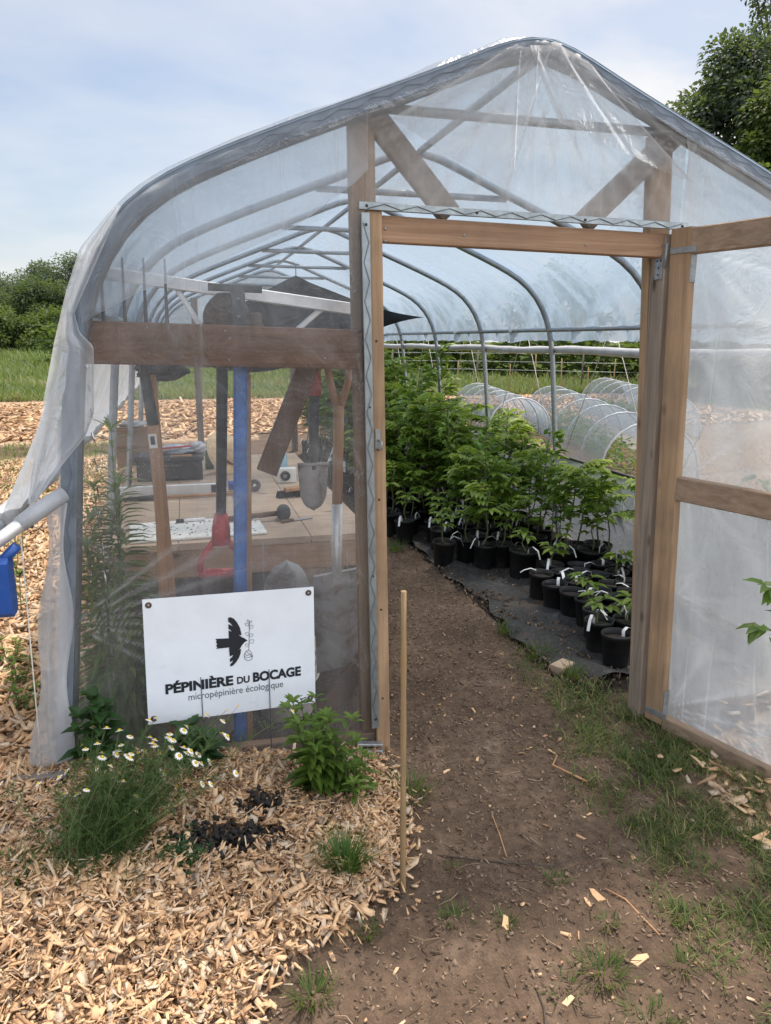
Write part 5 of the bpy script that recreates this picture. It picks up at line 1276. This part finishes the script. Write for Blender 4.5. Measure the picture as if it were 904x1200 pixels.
for i,(x,y,H,rad,lab) in enumerate([(19,56,5.4,3.6,'broad tree beyond the bank, seen dimly through the roof film'),(28,52,6.8,4.0,'tallest tree beyond the bank, dim through the film'),(33,38,6.0,3.6,'tree beyond the bank behind the open door'),(9,58,5.0,3.4,'low tree beyond the bank near the centre')]):
    tree('field_tree',lab,(x,y,0),H,rad,.08,3600,.5,'leaf_tree',220+i,36,0,GR)

# ------------------------------------------------------------------ light, sky, camera
SUN_AZ=R(32); SUN_EL=R(67)
w=bpy.data.worlds.new('World'); sc.world=w; w.use_nodes=True; nt=w.node_tree; nt.nodes.clear()
N=lambda ty: nt.nodes.new(ty)
out=N('ShaderNodeOutputWorld'); bg=N('ShaderNodeBackground'); sky=N('ShaderNodeTexSky'); sky.sky_type='NISHITA'; sky.sun_disc=False
sky.sun_elevation=SUN_EL; sky.sun_rotation=SUN_AZ; sky.air_density=1.0; sky.dust_density=1.6; sky.ozone_density=1.0
tc=N('ShaderNodeTexCoord'); sp=N('ShaderNodeSeparateXYZ'); nt.links.new(tc.outputs['Generated'],sp.inputs[0])
def mth(op,a,b):
    x=N('ShaderNodeMath'); x.operation=op
    for i,v_ in enumerate((a,b)):
        if hasattr(v_,'default_value'): nt.links.new(v_,x.inputs[i])
        else: x.inputs[i].default_value=v_
    return x.outputs[0]
den=mth('ADD',mth('MAXIMUM',sp.outputs[2],0.0),.22)
cb=N('ShaderNodeCombineXYZ'); nt.links.new(mth('DIVIDE',sp.outputs[0],den),cb.inputs[0]); nt.links.new(mth('MULTIPLY',mth('DIVIDE',sp.outputs[1],den),1.25),cb.inputs[1])
nz=N('ShaderNodeTexNoise'); nz.inputs['Scale'].default_value=.95; nz.inputs['Detail'].default_value=9; nz.inputs['Roughness'].default_value=.52; nz.inputs['Distortion'].default_value=.25
nt.links.new(cb.outputs[0],nz.inputs['Vector'])
rp=N('ShaderNodeValToRGB'); rp.color_ramp.elements[0].position=.36; rp.color_ramp.elements[1].position=.62; nt.links.new(nz.outputs['Fac'],rp.inputs[0])
mul=N('ShaderNodeVectorMath'); mul.operation='SCALE'; mul.inputs['Scale'].default_value=.14; nt.links.new(sky.outputs[0],mul.inputs[0])
mx=N('ShaderNodeMix'); mx.data_type='RGBA'; 
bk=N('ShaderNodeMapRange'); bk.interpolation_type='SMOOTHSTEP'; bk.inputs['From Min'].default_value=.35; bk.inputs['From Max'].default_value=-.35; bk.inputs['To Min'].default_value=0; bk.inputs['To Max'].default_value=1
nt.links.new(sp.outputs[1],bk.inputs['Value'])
cmx=N('ShaderNodeMix'); cmx.data_type='RGBA'; cmx.inputs[6].default_value=(1.0,.99,.98,1); cmx.inputs[7].default_value=(2.1,2.1,2.15,1)  # clouds behind the camera made brighter, added fill for the front surfaces
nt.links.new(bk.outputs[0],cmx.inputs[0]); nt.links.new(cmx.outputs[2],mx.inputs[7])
rb=N('ShaderNodeMapRange'); rb.inputs['From Min'].default_value=.0; rb.inputs['From Max'].default_value=.55; rb.inputs['To Min'].default_value=0; rb.inputs['To Max'].default_value=.62
nt.links.new(sp.outputs[0],rb.inputs['Value'])
hz_=mth('POWER',mth('SUBTRACT',1.0,mth('MAXIMUM',sp.outputs[2],0.0)),7.0)
hm=N('ShaderNodeMix'); hm.data_type='RGBA'; hm.inputs[7].default_value=(.70,.77,.86,1)
nt.links.new(mth('MULTIPLY',hz_,.6),hm.inputs[0]); nt.links.new(mul.outputs[0],hm.inputs[6])
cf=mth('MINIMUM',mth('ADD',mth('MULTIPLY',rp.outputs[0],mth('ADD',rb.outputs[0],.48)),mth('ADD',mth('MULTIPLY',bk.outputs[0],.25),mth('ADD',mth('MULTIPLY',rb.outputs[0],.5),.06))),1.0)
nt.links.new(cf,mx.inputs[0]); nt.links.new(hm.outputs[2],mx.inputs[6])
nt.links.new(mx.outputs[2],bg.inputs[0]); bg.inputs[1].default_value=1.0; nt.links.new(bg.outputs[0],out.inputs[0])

sl=bpy.data.lights.new('sun','SUN'); sl.energy=5.0; sl.angle=R(6); sl.color=(1,.90,.77)
so=bpy.data.objects.new('sun',sl); col.objects.link(so)
sd=V((math.sin(SUN_AZ)*math.cos(SUN_EL),math.cos(SUN_AZ)*math.cos(SUN_EL),math.sin(SUN_EL)))
so.rotation_euler=(-sd).to_track_quat('-Z','Y').to_euler(); so.location=sd*40

yaw,pitch,roll=R(15),R(13),R(.3)
fw=V((math.sin(yaw)*math.cos(pitch),math.cos(yaw)*math.cos(pitch),-math.sin(pitch))); rt=V((math.cos(yaw),-math.sin(yaw),0)); up=rt.cross(fw)
rr_=rt*math.cos(roll)+up*math.sin(roll); uu_=-rt*math.sin(roll)+up*math.cos(roll)
cd=bpy.data.cameras.new('camera'); cam=bpy.data.objects.new('camera',cd); col.objects.link(cam)
cd.sensor_fit='VERTICAL'; cd.sensor_height=36; cd.sensor_width=27; cd.lens=868/1200*36; cd.clip_start=.05; cd.clip_end=4000
mt=Matrix((rr_,uu_,-fw)).transposed().to_4x4(); mt.translation=cam0; cam.matrix_world=mt
sc.camera=cam
sc.view_settings.view_transform='Standard'; sc.view_settings.look='None'; sc.view_settings.exposure=0; sc.view_settings.gamma=1
cy=sc.cycles; cy.max_bounces=10; cy.transparent_max_bounces=32; cy.diffuse_bounces=4; cy.glossy_bounces=3; cy.transmission_bounces=4
cy.use_denoising=True; cy.caustics_reflective=False; cy.caustics_refractive=False; cy.sample_clamp_indirect=6
